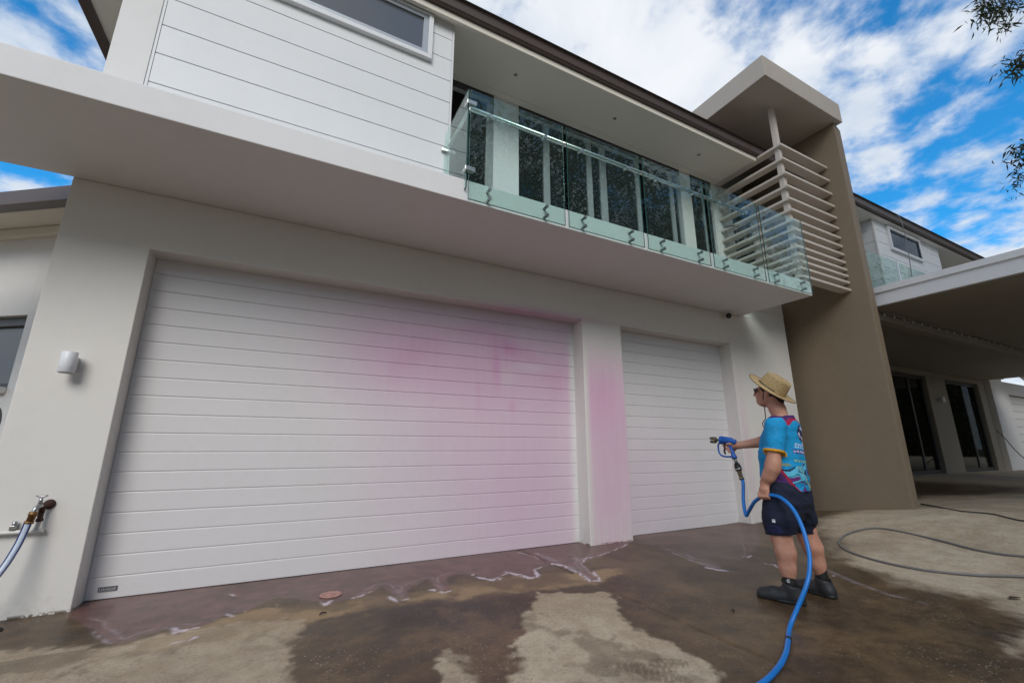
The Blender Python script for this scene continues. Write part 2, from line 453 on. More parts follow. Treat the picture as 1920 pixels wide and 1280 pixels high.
JX = 2.185                                                     # the joint that runs out from the pillar
def make_ground():
    xs = axis(-1.9, 7.6, 0.0135, -11, 45); ys = axis(0.75, 4.14, 0.0135, -9, 14)
    # push a pair of vertex columns onto each joint so that the groove is crisp
    X, Y = np.meshgrid(xs, ys, indexing='ij'); x = X.ravel(); y = Y.ravel()
    z = gz(x, y)
    z += 0.006 * (fbm(x, y, .8, 40) - .5) * (x < 60)
    jd = np.minimum(np.abs(x - JX + 0.012 * (fbm(x, y, .7, 5) - .5)), np.abs(x + 1.85))
    jd = np.minimum(jd, np.abs(x - 6.35)); jd = np.minimum(jd, np.where(x > JX, np.abs(y - 0.62), 9))
    z -= 0.011 * np.clip(1 - jd / 0.011, 0, 1)
    z -= 0.03 * np.clip((y - 4.16) / .2, 0, 1) * (x < 5.6)
    g2 = lambda L: [on_g(u, v)[:2] for u, v in L]
    nz = (fbm(x, y, 5, 11) - .5) * .16 + (fbm(x, y, 20, 12, 3) - .5) * .10
    DRY = [[(940, 1300), (973, 1280), (977, 1237), (955, 1220), (980, 1183), (983, 1133), (1010, 1112), (1140, 1108), (1173, 1157), (1200, 1173), (1280, 1210), (1340, 1245), (1370, 1300)],
           [(815, 1300), (822, 1270), (817, 1237), (832, 1222), (867, 1233), (880, 1267), (885, 1300)],
           [(230, 1205), (300, 1190), (440, 1165), (567, 1160), (567, 1183), (540, 1225), (530, 1300), (-60, 1300), (-60, 1215)],
           [(1880, 1205), (1960, 1180), (1960, 1235), (1890, 1225)]]
    RD = [(1527, 975), (1530, 998), (1573, 1056), (1681, 1094), (1835, 1125), (1925, 1172), (2150, 1160), (2150, 930), (1720, 930)]
    TAN = [(180, 1215), (330, 1185), (460, 1150), (600, 1132), (760, 1112), (930, 1085), (1080, 1072), (1170, 1062), (1120, 1092), (1010, 1105), (860, 1120), (700, 1140), (560, 1172), (380, 1200), (250, 1225)]
    PINK = [(130, 1150), (200, 1205), (223, 1210), (263, 1195), (313, 1177), (367, 1180), (423, 1153), (457, 1145), (520, 1120), (593, 1128), (620, 1132), (660, 1122), (693, 1112), (715, 1100), (738, 1122), (768, 1120), (770, 1100), (800, 1088),
            (820, 1108), (845, 1108), (838, 1082), (870, 1074), (905, 1080), (935, 1086), (940, 1078), (955, 1073), (990, 1082), (1010, 1080), (1003, 1068), (1035, 1056), (1070, 1068), (1108, 1089), (1127, 1088), (1110, 1070), (1092, 1056), (1115, 1043), (1150, 1032), (1190, 1012), (1190, 985), (130, 1100)]
    PINK2 = [(1188, 1010), (1250, 1025), (1310, 1050), (1362, 1070), (1345, 1055), (1330, 1045), (1390, 1050), (1425, 1020), (1425, 960), (1188, 985)]
    sd = np.full(x.shape, 9.0); near = (x > -4) & (x < 12) & (y > -2) & (y < 5)
    xn, yn = x[near], y[near]; nn = nz[near]
    dry = np.zeros(xn.shape)
    for i, L in enumerate(DRY):
        wdt = (0.022, 0.020, 0.035, 0.05)[i]; amt = (1, .95, .78, .8)[i]
        s = poly_sd(xn, yn, g2(L)) + nn
        dry = np.maximum(dry, amt * (1 - sstep(s, -wdt, wdt)))
    s = poly_sd(xn, yn, g2(RD)) + nn * 1.6
    dry = np.maximum(dry, 1 - sstep(s, -0.28, 0.10))
    s = poly_sd(xn, yn, g2(TAN)) + nn
    tan = 1 - sstep(s, -0.03, 0.05)
    dry = np.maximum(dry, .85 * sstep(-yn, -.45, .05))  # unseen concrete made pale here to bounce light onto the soffit
    # damp blotches inside the dry patches
    bl = fbm(xn, yn, 3.2, 60) + .10 * (fbm(xn, yn, 24, 63, 3) - .5); dry = dry * (1 - 0.45 * sstep(bl, .60, .66) * (yn < 3.2) * (xn < 4.2))
    sp = poly_sd(xn, yn, g2(PINK)) + nn * .28; pink = 1 - sstep(sp, -.022, .012)
    sp2 = poly_sd(xn, yn, g2(PINK2)) + nn * .5; pink = np.maximum(pink, .6 * (1 - sstep(sp2, -.05, .04)))
    # thin scum lines of foam along the front of the run-off
    FOAM = [([(320, 1208), (345, 1202), (366, 1194)], .010), ([(310, 1176), (332, 1184), (350, 1182), (368, 1178)], .012), ([(424, 1152), (440, 1155), (456, 1145)], .010),
            ([(430, 1114), (446, 1116)], .008), ([(600, 1128), (612, 1134), (622, 1126)], .016), ([(660, 1121), (678, 1118), (695, 1110)], .012), ([(728, 1120), (748, 1128), (764, 1122)], .016), ([(805, 1106), (828, 1112), (840, 1108)], .014),
            ([(885, 1078), (905, 1084), (925, 1088), (935, 1083)], .014), ([(950, 1073), (975, 1077), (992, 1084), (1008, 1080), (1004, 1070)], .015), ([(1035, 1056), (1060, 1062), (1085, 1075), (1105, 1088), (1126, 1088), (1116, 1074)], .016),
            ([(1092, 1056), (1098, 1046), (1113, 1044)], .008), ([(970, 1035), (1000, 1043), (1012, 1048)], .006), ([(1325, 1064), (1345, 1069), (1362, 1070)], .018), ([(1392, 1044), (1402, 1046), (1408, 1042)], .012),
            ([(1432, 1057), (1452, 1059), (1460, 1064)], .009), ([(1560, 1080), (1572, 1080)], .010)]
    foam = np.zeros(xn.shape); nf = fbm(xn, yn, 26, 80, 3); nf2 = fbm(xn, yn, 14, 84, 3); nf3 = fbm(xn, yn, 14, 88, 3)
    for L, wd in FOAM:
        d = line_d(xn + .05 * (nf2 - .5), yn + .05 * (nf3 - .5), g2(L)); foam = np.maximum(foam, (1 - sstep(d, wd * .4, wd * 1.4)) * sstep(nf, .30, .45))
    for L, wd, am in (([(1186, 1014), (1230, 1022), (1290, 1042), (1325, 1058), (1352, 1067)], .050, .30), ([(1215, 1020), (1262, 1036), (1300, 1052), (1345, 1066)], .022, .35), ([(1550, 1068), (1600, 1090), (1660, 1112), (1730, 1130)], .035, .22),
                      ([(1005, 1036), (1045, 1052), (1085, 1072), (1110, 1084)], .030, .35), ([(1075, 1040), (1095, 1062), (1116, 1082)], .020, .35), ([(745, 1098), (752, 1112), (750, 1124)], .035, .22), ([(818, 1092), (826, 1102), (832, 1109)], .030, .22), ([(680, 1098), (690, 1108), (672, 1118)], .025, .2),
                      ([(1390, 1000), (1394, 1022), (1399, 1044)], .012, .25)):  # closing streak paints the door edge's reflection on the wet ground
        d = line_d(xn + .05 * (nf2 - .5), yn + .05 * (nf3 - .5), g2(L)); foam = np.maximum(foam, am * (1 - sstep(d, wd * .2, wd * 1.3)) * sstep(nf2, .25, .6))
    # scalloped white rim where the run-off stops
    rim = (1 - sstep(np.abs(sp - .002), .004, .017)) * sstep(fbm(xn, yn, 2.1, 95, 3), .47, .58) * (yn < 3.80); foam = np.maximum(foam, .85 * rim * sstep(nf, .28, .5))
    rim2 = (1 - sstep(np.abs(sp + .055 + .02 * nf2), .003, .010)) * sstep(fbm(xn, yn, 2.6, 98, 3), .50, .6) * (yn < 3.75); foam = np.maximum(foam, .30 * rim2)
    # wispy swirls of suds inside the pink film
    sw = np.abs(fbm(xn + .15 * fbm(xn, yn, 6, 90), yn * .7, 7, 91) - .5); foam = np.maximum(foam, .16 * (1 - sstep(sw, .0, .014)) * pink * (1 - sstep(np.abs(sp), .0, .22)) )
    # a couple of wet boot prints on the dry patch
    for (u, v), an, ln in (((1205, 1252), .25, .13), ((1245, 1268), .35, .12), ((1252, 1242), .1, .10)):
        c = on_g(u, v); q = np.array([math.cos(an + .4), -math.sin(an + .4)])
        a = (xn - c[0]) * q[0] + (yn - c[1]) * q[1]; b = -(xn - c[0]) * q[1] + (yn - c[1]) * q[0]
        pr = (np.hypot(a / ln, b / .05) < 1) & (np.sin(a * 220) + np.sin(b * 260) > -.6)
        dry = np.where(pr, dry * .55, dry)
    sk = poly_sd(xn, yn, g2([(640, 1158), (740, 1125), (880, 1112), (985, 1126), (975, 1175), (900, 1200), (780, 1192), (680, 1186)])) + nn * 2.2
    stain = (1 - sstep(sk, -.22, .16)) * sstep(fbm(xn, yn, 7, 66), .30, .62)
    tan = tan * (0.35 + 0.65 * sstep(fbm(xn, yn, 4.5, 68), .36, .60))
    A = {k: np.zeros(x.shape, np.float32) for k in ('dry', 'pink', 'foam', 'tan', 'stain')}
    far = ~near; A['dry'][far] = np.where(x[far] > 4.5, .85, .80)  # out-of-view concrete kept pale as an added source of bounce light
    A['dry'][near] = dry; A['pink'][near] = pink; A['foam'][near] = np.clip(foam, 0, 1); A['tan'][near] = tan; A['stain'][near] = stain
    z[near] += 0.004 * np.clip(foam, 0, 1)
    nx, ny = len(xs), len(ys); idx = np.arange(nx * ny).reshape(nx, ny)
    f = np.stack([idx[:-1, :-1].ravel(), idx[1:, :-1].ravel(), idx[1:, 1:].ravel(), idx[:-1, 1:].ravel()], 1)
    me = bpy.data.meshes.new('driveway'); me.vertices.add(len(x)); me.vertices.foreach_set('co', (np.stack([x, y, z], 1) * S).ravel())
    me.loops.add(len(f) * 4); me.loops.foreach_set('vertex_index', f.ravel()); me.polygons.add(len(f)); me.polygons.foreach_set('loop_start', np.arange(len(f)) * 4)
    me.polygons.foreach_set('use_smooth', np.ones(len(f), bool))
    for k, v in A.items():
        at = me.attributes.new(k, 'FLOAT', 'POINT'); at.data.foreach_set('value', v)
    me.update(calc_edges=True); me.validate()
    m = bpy.data.materials.new('wet_concrete'); new_tree(m)
    def att(n): a = nd('ShaderNodeAttribute', attribute_name=n); return N(a.outputs['Fac'])
    pos = nd('ShaderNodeNewGeometry').outputs['Position']
    dryv, pk, fo, tn, stn = att('dry'), att('pink'), att('foam'), att('tan'), att('stain')
    big = noise(pos, 1.1, 6, 0.6, 0.4); med = noise(pos, 7, 6, 0.65); fine = noise(pos, 70, 4, 0.7); grit = noise(pos, 190, 2, 0.7)
    vo = nd('ShaderNodeTexVoronoi'); vo.inputs['Scale'].default_value = 85; link(pos, vo.inputs['Vector'])
    agg = N(vo.outputs['Distance'])
    dcol = mixc((big * 0.5 + med * 0.5).smooth(0.35, 0.68), (0.38, 0.29, 0.195), (0.55, 0.46, 0.335))
    dcol = mixc(fine.smooth(0.52, 0.75) * 0.5, dcol, (0.17, 0.145, 0.12))
    dcol = mixc(grit.smooth(0.58, 0.68) * 0.6, dcol, (0.10, 0.085, 0.07))
    speck = noise(pos, 36, 6, 0.82); patch = noise(pos, 3.3, 5, 0.7)
    dcol = mixc(speck.smooth(0.50, 0.66) * patch.smooth(0.35, 0.6) * 0.62, dcol, (0.13, 0.10, 0.075))
    dcol = mixc(speck.smooth(0.46, 0.34) * 0.55, dcol, (0.50, 0.44, 0.355))
    wcol = mixc((big * 0.55 + med * 0.45).smooth(0.36, 0.66), (0.058, 0.034, 0.016), (0.168, 0.106, 0.052))
    wcol = mixc(fine.smooth(0.45, 0.75) * 0.5, wcol, (0.04, 0.028, 0.018))
    wcol = mixc(speck.smooth(0.48, 0.66) * 0.55, wcol, (0.032, 0.022, 0.014))
    wcol = mixc(patch.smooth(0.50, 0.68) * 0.6, wcol, (0.030, 0.022, 0.015))
    tcol = mixc((speck * 0.5 + med * 0.6 + fine * 0.4).smooth(0.36, 0.64), (0.16, 0.098, 0.045), (0.36, 0.245, 0.135))
    c = mixc(tn * 0.8, wcol, tcol)
    c = mixc(dryv, c, dcol)
    c = mixc(stn * (1.0 - dryv) * 0.75, c, (0.022, 0.018, 0.014))
    # dropped grit and crumbs on the washed surface
    vo2 = nd('ShaderNodeTexVoronoi'); vo2.inputs['Scale'].default_value = 34; link(pos, vo2.inputs['Vector'])
    crumb = N(vo2.outputs['Distance']).smooth(0.19, 0.11) * noise(pos, 1.9, 4, 0.6).smooth(0.44, 0.62)
    c = mixc(crumb * 0.7, c, (0.42, 0.37, 0.31))
    # settled soil away from the nozzle, dark mould blotches
    bl2 = noise(stretch(pos, 1, 1, 1, (4, 9, 0)), 0.55, 6, 0.62, 0.5).smooth(0.52, 0.72)
    c = mixc(bl2 * 0.35, c, (0.07, 0.055, 0.042))
    pcol = mixc(med.smooth(0.35, 0.7), (0.100, 0.048, 0.042), (0.20, 0.098, 0.092))
    c = mixc(pk * (0.50 + big * 0.45), c, pcol)
    c = mixc(fo * 0.85, c, (0.66, 0.58, 0.64))
    wetn = (1.0 - dryv)
    ro = 0.82 - wetn * (0.30 + big * 0.22) - tn * wetn * (-0.14) - pk * 0.10
    ro = (ro + fo * 0.45 + (med - 0.5) * 0.16).mx(0.14).mn(0.95)
    hgt = fine * 0.5 + grit * 0.4 + agg * 0.5 + med * 0.8
    bmp = nd('ShaderNodeBump'); bmp.inputs['Distance'].default_value = 0.006
    link(dryv * 0.45 + 0.10, bmp.inputs['Strength']); link(hgt, bmp.inputs['Height'])
    p = pbsdf(c, ro, normal=bmp.outputs[0], spec=0.38)
    out(p.outputs[0]); me.materials.append(m)
    o = bpy.data.objects.new('driveway', me); C.objects.link(o)
    tag(o, 'broad concrete driveway, wet brown with dry pale patches and pink run-off', None, kind='structure')
    # land beyond the concrete
    gm = bpy.data.materials.new('lawn'); new_tree(gm); pos = nd('ShaderNodeNewGeometry').outputs['Position']
    c = mixc(noise(pos, 0.4, 6).smooth(0.35, 0.65), (0.045, 0.07, 0.02), (0.10, 0.095, 0.04))
    out(pbsdf(c, 0.9, normal=bump(noise(pos, 30, 4), 0.6, 0.05)).outputs[0])
    b = MB(); n = 24; R = 420
    b.bm.faces.new([b.bm.verts.new((R * math.cos(2 * math.pi * i / n), R * math.sin(2 * math.pi * i / n), -0.35)) for i in range(n)])
    b.build('ground', gm, None, kind='structure')['label'] = 'grassy ground reaching away beyond the driveway'
make_ground()

# ------------------------------------------------------------------ the house
YW, YD, YC, YB, YS = 3.906, 4.10, 3.47, 4.12, 2.885            # garage wall, garage door, cladding, balcony wall, slab edge
ZS0, ZS1, ZE = 2.90, 3.09, 5.29                                 # slab soffit, slab top, eave soffit
house = thing('house', 'white two storey modern house with balcony above two garage doors', 'house', (2.7, YW, 0))

def holed_wall(name, mat, parent, x0, x1, z0, z1, holes, y0, y1, bev=0.006):
    """one welded wall panel with rectangular openings (x0,x1,z0,z1)"""
    xs = sorted({x0, x1} | {h[0] for h in holes} | {h[1] for h in holes}); zs = sorted({z0, z1} | {h[2] for h in holes} | {h[3] for h in holes})
    b = bmesh.new(); V = {}
    def v(x, y, z):
        k = (round(x, 5), round(y, 5), round(z, 5))
        if k not in V: V[k] = b.verts.new((x * S, y * S, z * S))
        return V[k]
    solid = lambda i, j: 0 <= i < len(xs) - 1 and 0 <= j < len(zs) - 1 and not any(
        h[0] <= (xs[i] + xs[i + 1]) / 2 <= h[1] and h[2] <= (zs[j] + zs[j + 1]) / 2 <= h[3] for h in holes)
    for i in range(len(xs) - 1):
        for j in range(len(zs) - 1):
            if not solid(i, j): continue
            a, c, d, e = xs[i], xs[i + 1], zs[j], zs[j + 1]
            b.faces.new((v(a, y0, d), v(c, y0, d), v(c, y0, e), v(a, y0, e)))
            b.faces.new((v(a, y1, d), v(a, y1, e), v(c, y1, e), v(c, y1, d)))
            if not solid(i - 1, j): b.faces.new((v(a, y0, d), v(a, y0, e), v(a, y1, e), v(a, y1, d)))
            if not solid(i + 1, j): b.faces.new((v(c, y0, d), v(c, y1, d), v(c, y1, e), v(c, y0, e)))
            if not solid(i, j - 1): b.faces.new((v(a, y0, d), v(a, y1, d), v(c, y1, d), v(c, y0, d)))
            if not solid(i, j + 1): b.faces.new((v(a, y0, e), v(c, y0, e), v(c, y1, e), v(a, y1, e)))
    bmesh.ops.recalc_face_normals(b, faces=b.faces[:])
    bmesh.ops.dissolve_limit(b, angle_limit=0.01, verts=b.verts[:], edges=b.edges[:])
    es = [e for e in b.edges if len(e.link_faces) == 2 and e.calc_face_angle(0) > 0.5]
    if bev: bmesh.ops.bevel(b, geom=es, offset=bev * S, segments=2, affect='EDGES', profile=0.5)
    m = MB(); m.bm.free(); m.bm = b
    return m.build(name, mat, parent)

BIG = (-1.07, 2.935, -0.2, 2.445); SML = (3.515, 5.56, -0.2, 2.45)
holed_wall('garage_wall', M['wall'], house, -1.585, 6.972, -0.2, 2.898, [BIG, SML], YW, YW + 0.30)
MB().box(5.8745, 6.972, YW + .001, YW + 0.3, 2.8995, 3.30, 0.005).build('end_wall', M['white'], house)
MB().box(5.90, 6.969, YW - 0.012, YW - 0.002, 3.045, 3.06).build('wall_trim', M['white'], house)

# sectional garage doors: every strip is a panel of its own with a grooved joint
def garage_door(x0, x1, label, badge=False):
    d = MB().box(x0 - .02, x1 + .02, YD + .0060, YD + .05, -0.03, 2.4565).build('garage_door', M['door'], house, label)
    n = 18; p = 2.457 / n
    # one panel profile: rolled top and bottom edges, a shallow bead under the top edge
    prof = [(0.0055, 0.0013), (0.0030, 0.0016), (0.0008, 0.0034), (0.0, 0.0075), (0.0, p - 0.0095), (0.0010, p - 0.0055), (0.0032, p - 0.0020), (0.0055, p - 0.0013)]
    b = MB(); N_ = 1
    L = [b.bm.verts.new(b.P((x0 + .004, YD + q[0], q[1]))) for q in prof]; R = [b.bm.verts.new(b.P((x1 - .004, YD + q[0], q[1]))) for q in prof]
    for i in range(len(prof) - 1): b.bm.faces.new((L[i], R[i], R[i + 1], L[i + 1]))
    b.bm.faces.new(L[::-1]); b.bm.faces.new(R)
    first = b.build('door_panel', M['door'], d)
    for k in range(1, n): dup(first, d, (0, 0, p * k * S))
    MB().box(x0 + .004, x1 - .004, YD - .004, YD + .03, -0.022, 0.0025).build('bottom_seal', M['black'], d)
    MB().box(x0 - .01, x1 + .01, YD + .0005, YD + .0125, 2.4575, 2.475).build('head_gap', M['hole'], d)
    return d
gd = garage_door(-1.068, 2.951, 'wide white sectional garage door with a pink spray stain')
gd2 = garage_door(3.512, 5.572, 'narrow white sectional garage door behind the man')
bd = MB().box(-1.005, -0.905, YD - .006, YD - .001, 0.048, 0.078, 0.001).build('maker_badge', M['badge'], gd)
m_ = MB()
for i in range(9): m_.box(-0.998 + i * .0098, -0.998 + i * .0098 + (.0062 if i % 3 else .004), YD - .0085, YD - .0065, 0.058, 0.069 - (.003 if i % 2 else 0))
m_.box(-0.998, -0.912, YD - .0085, YD - .0065, 0.0525, 0.0545)
# (the plate's lettering is too small to read in the photograph: a row of tiny raised strokes)
mb_ = m_.build('badge_mark', M['badge_mark'], gd)

# balcony slab with its rounded lower lip
MB().prism([(-5.5, YS), (5.868, YS), (5.868, YB - .003), (-1.585, YB - .003), (-1.585, YW), (-5.5, YW)], ZS0, ZS1, 0.006).build('balcony_slab', M['slab'], house)

# upper clad block: pier, boards, trims
MB().box(-1.402, -1.182, YC - .01, YC + .25, ZS1 + .002, ZE, .004).build('pier', M['white'], house)
MB().box(-1.180, -1.164, YC - .004, YC + .05, ZS1 + .002, ZE).build('corner_trim', M['board'], house)
LINES = [5.088 - 0.2565 * k for k in range(0, 8)]
edges = [ZE] + LINES
bz = [(edges[i + 1], edges[i]) for i in range(len(edges) - 1)]
for lo, hi in bz:
    MB().box(-1.162, 1.085, YC, YC + .03, lo + .004, hi - .004, .0022).build('board', M['board'], house)
MB().box(-1.18, 1.10, YC + .032, YC + .05, ZS1, ZE).build('board_backing', M['joint'], house)
MB().box(1.087, 1.106, YC - .003, YC + .03, ZS1 + .002, ZE, .002).build('corner_trim', M['board'], house)
MB().box(1.06, 1.104, YC + .033, YB, ZS1 + .002, ZE).build('return_wall', M['board'], house)

def framed_window(name, x0, x1, z0, z1, y, mat_trim, mat_fr, mat_pane, parent, trim=.05, fr=.045, label=None, out_=.045):
    b = MB()
    b.box(x0 - trim, x1 + trim, y - out_, y, z0 - trim, z0, .004); 
    b.box(x0 - trim, x1 + trim, y - out_, y, z1, z1 + trim, .004)
    b.box(x0 - trim, x0, y - out_ + .001, y, z0 + .001, z1 - .001, .003); b.box(x1, x1 + trim, y - out_ + .001, y, z0 + .001, z1 - .001, .003)
    wn = b.build(name, mat_trim, parent, label)
    f = MB()
    f.box(x0 + .002, x1 - .002, y - out_ + .014, y - .001, z0 + .002, z0 + fr, .002); f.box(x0 + .002, x1 - .002, y - out_ + .014, y - .001, z1 - fr, z1 - .002, .002)
    f.box(x0 + .002, x0 + fr, y - out_ + .015, y - .002, z0 + fr, z1 - fr); f.box(x1 - fr, x1 - .002, y - out_ + .015, y - .002, z0 + fr, z1 - fr)
    f.build('frame', mat_fr, wn)
    MB().box(x0 + fr, x1 - fr, y - out_ + .03, y - .004, z0 + fr, z1 - fr).build('pane', mat_pane, wn)
    return wn
framed_window('window', -0.75, 0.825, 4.755, 5.235, YC, M['board'], M['alu'], M['pane_dark'], house, .046, .05)

# balcony back wall: windows and sliding doors
ZH, ZF = 5.20, 3.10
segs = [(1.106, 1.770, 'pane'), (1.770, 1.860, 'frame'), (1.860, 2.208, 'wall'), (2.208, 2.587, 'pane'), (2.587, 2.678, 'frame'), (2.678, 3.287, 'pane'), (3.287, 3.370, 'frame'),
        (3.370, 3.513, 'pane'), (3.513, 3.623, 'frame'), (3.623, 4.180, 'pane'), (4.180, 4.257, 'frame'), (4.257, 4.881, 'pane'), (4.881, 4.955, 'frame'), (4.955, 5.045, 'pane'), (5.045, 5.108, 'frame'),
        (5.108, 5.340, 'wall'), (5.340, 5.835, 'pane'), (5.845, 6.30, 'wall'), (6.30, 6.86, 'pane'), (6.86, 7.178, 'wall')]
for x0, x1, k in segs:
    if k == 'wall': MB().box(x0, x1, YB - .012, YB + .1, ZF if x0 < 5.8 else 3.302, ZE - .002, .003).build('wall_panel', M['white'] if x0 > 5 else M['board'], house)
def slider(x0, x1, parts, name='sliding_door'):
    d = bpy.data.objects.new(name, None); C.objects.link(d); d.parent = house; d.location = Vector((x0 * S, YB * S, ZF * S)) - wloc(house)
    MB().box(x0, x1, YB, YB + .07, ZH - .035, ZH, .003).build('rail', M['frame'], d); MB().box(x0, x1, YB, YB + .07, ZF, ZF + .035, .003).build('rail', M['frame'], d)
    MB().box(x0, x1, YB - .005, YB + .07, ZH + .001, ZE - .003).build('head_flashing', M['dark_frame'], d)
    for a, c, k in parts:
        if k == 'pane': MB().box(a, c, YB + .03, YB + .036, ZF + .037, ZH - .037).build('pane', M['pane'], d)
        else: MB().box(a, c, YB + .006, YB + .06, ZF + .037, ZH - .037, .004).build('stile', M['frame'], d)
    return d
slider(1.106, 1.858, [s for s in segs if s[0] < 1.8], 'window')
sd = slider(2.210, 5.106, [s for s in segs if 2.2 <= s[0] < 5.1])
slider(5.342, 5.842, [s for s in segs if 5.33 <= s[0] < 5.4] + [(5.62, 5.65, 'frame')], 'window')
slider(6.302, 6.858, [s for s in segs if 6.29 <= s[0] < 6.4], 'window')
MB().box(4.19, 4.20, YB - .012, YB + .004, 3.62, 3.80, .002).build('handle', M['black'], sd, 'black pull handle')
bl = MB().box(3.63, 4.17, YB + .085, YB + .10, ZF + .04, ZF + .055).build('blind_slat', M['blind'], house)
for k in range(1, 40):
    c = dup(bl, house, (0, 0, .052 * k * S)); 
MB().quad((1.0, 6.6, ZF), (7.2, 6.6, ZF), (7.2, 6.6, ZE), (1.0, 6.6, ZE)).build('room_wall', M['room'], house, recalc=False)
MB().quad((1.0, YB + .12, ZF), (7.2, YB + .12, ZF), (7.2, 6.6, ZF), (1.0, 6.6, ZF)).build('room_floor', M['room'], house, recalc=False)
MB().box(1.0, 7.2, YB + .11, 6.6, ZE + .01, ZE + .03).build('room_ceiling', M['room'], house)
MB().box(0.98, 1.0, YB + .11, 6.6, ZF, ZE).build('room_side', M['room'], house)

# eaves: soffit, trim, gutter, roof running along the whole front
MB().box(-2.17, 5.958, 3.415, YB + .1, ZE, ZE + .02).build('soffit', M['soffit'], house)
MB().box(-2.17, 5.950, 3.372, 3.412, ZE - .042, ZE + .034, .008).build('soffit_trim', M['soffit'], house)
MB().box(1.12, 5.95, YB - .10, YB - .014, ZE - .011, ZE - .001, .003).build('cornice', M['soffit'], house)
g = MB()
prof = [(3.41, ZE + .037), (3.335, ZE + .036), (3.318, ZE + .048), (3.305, ZE + .125), (3.298, ZE + .128), (3.298, ZE + .145), (3.41, ZE + .145)]
for xa, xb in ((-2.30, 7.176), (7.475, 27.0)):
    L = [g.bm.verts.new(g.P((xa, *q))) for q in prof]; R = [g.bm.verts.new(g.P((xb, *q))) for q in prof]
    for i in range(len(prof)): g.bm.faces.new((L[i], L[(i + 1) % len(prof)], R[(i + 1) % len(prof)], R[i]))
    g.bm.faces.new(L); g.bm.faces.new(R[::-1])
g.build('gutter', M['gutter'], house)
g = MB()
g.box(-2.30, -2.20, 3.375, 9.0, ZE - .03, ZE + .095, .008); g.build('gutter', M['gutter'], house)
MB().box(-2.198, -1.2, 4.23, 9.0, ZE, ZE + .02).build('soffit', M['soffit'], house)
MB().box(-1.40, 1.0, 3.75, 8.8, ZS1, ZE - .002).build('upper_side_wall', M['white'], house)
rf = MB(); z0 = ZE + .147
rf.bm.faces.new([rf.bm.verts.new(rf.P(p)) for p in ((-2.3, 3.27, z0), (27, 3.27, z0), (25, 6.6, z0 + .85), (0.8, 6.6, z0 + .85))])
rf.bm.faces.new([rf.bm.verts.new(rf.P(p)) for p in ((-2.3, 3.27, z0), (0.8, 6.6, z0 + .85), (-2.3, 10, z0))])
rf.bm.faces.new([rf.bm.verts.new(rf.P(p)) for p in ((-2.3, 10, z0), (0.8, 6.6, z0 + .85), (25, 6.6, z0 + .85), (27, 10, z0))])
rf.build('roof', M['roof'], house)
for u, v in ((967, 140), (1153, 222), (1310, 290)):
    p = on_z(u, v, ZE); b = MB()
    b.tube([(p[0], p[1], ZE - .006), (p[0], p[1], ZE + .004)], .036, 18)
    d = b.build('downlight', M['soffit'], house)
    b = MB(); b.tube([(p[0], p[1], ZE - .0075), (p[0], p[1], ZE - .006)], .022, 16); b.build('lens', M['steel_dark'], d)

# right wing of the same house
MB().box(9.65, 12.46, YC + .035, YB + .6, 3.2, ZE - .001).build('clad_box', M['joint'], house)
for lo, hi in bz:
    MB().box(9.68, 12.46, YC, YC + .03, lo + .004, hi - .004, .002).build('board', M['board'], house)
    MB().box(9.615, 9.645, YC + .03, YB + .6, lo + .004, hi - .004, .002).build('board', M['board'], house)
MB().box(9.61, 9.678, YC - .004, YC + .028, 3.2, ZE - .001, .003).build('corner_trim', M['white'], house)
framed_window('window', 10.17, 11.43, 4.80, 5.20, YC, M['board'], M['dark_frame'], M['pane_sky'], house, .05, .03)
MB().box(10.2, 11.4, YC + .0315, YC + .0335, 4.82, 5.18).build('room_wall', M['room'], house)
MB().box(7.52, 27, 3.38, YB + .6, ZE, ZE + .02).build('soffit', M['soffit'], house)
MB().box(7.5, 9.64, YB + .6, YB + .7, 3.2, ZE - .001).build('wall_panel', M['white'], house)
MB().box(12.47, 27, YB + .3, YB + .4, 3.2, ZE - .001).build('wall_panel', M['beige'], house)
# porch under the right wing
MB().box(7.62, 19.5, 2.96, 5.5, 3.05, 3.20).build('porch_ceiling', M['porch'], house)
MB().box(7.62, 19.5, 2.955, 3.10, 2.86, 3.045, .01).build('porch_beam', M['porch'], house)
MB().box(6.974, 7.9, 4.30, 5.3, -.1, 3.2).build('porch_wall', M['taupe'], house)
PY = 5.15
holed_wall('porch_wall', M['porch'], house, 7.9, 19.5, 0.1, 3.04, [(13.45, 15.40, .33, 2.90), (16.60, 18.95, .33, 2.90)], PY, PY + .25, .01)
MB().box(13.0, 19.5, PY + .6, PY + .62, 0.1, 3.0).build('room_wall', M['room'], house)
for xa, xm, xb in ((13.47, 14.5, 15.38), (16.62, 17.9, 18.93)):
    b = MB()
    for q in ((xa, xa + .07), (xm, xm + .07), (xb - .07, xb)): b.box(q[0], q[1], PY + .08, PY + .13, .33, 2.88)
    b.box(xa, xb, PY + .081, PY + .129, .33, .42); b.box(xa, xb, PY + .081, PY + .129, 2.80, 2.88)
    d = b.build('porch_door', M['dark_frame'], house)
    MB().box(xa + .07, xm, PY + .10, PY + .105, .42, 2.80).build('pane', M['pane'], d)
    MB().box(xm + .07, xb - .07, PY + .11, PY + .115, .42, 2.80).build('pane', M['pane'], d)

# ------------------------------------------------------------------ taupe fin wall, canopy, louvre screen
fin = MB().prism([(7.18, 2.80), (7.47, 2.85), (7.47, 4.42), (7.18, 4.42)], -0.15, 6.0 - .002, .012).build('fin_wall', M['taupe'])
tag(fin, 'tall taupe rendered fin wall standing right of the garage', 'wall')
can = MB().prism([(5.345, 2.736), (7.31, 2.736), (7.31, 4.9), (5.345, 4.9)], 6.0, 6.34, .008).build('canopy', M['beige'])
tag(can, 'beige flat canopy slab on top of the tall fin wall', 'canopy')

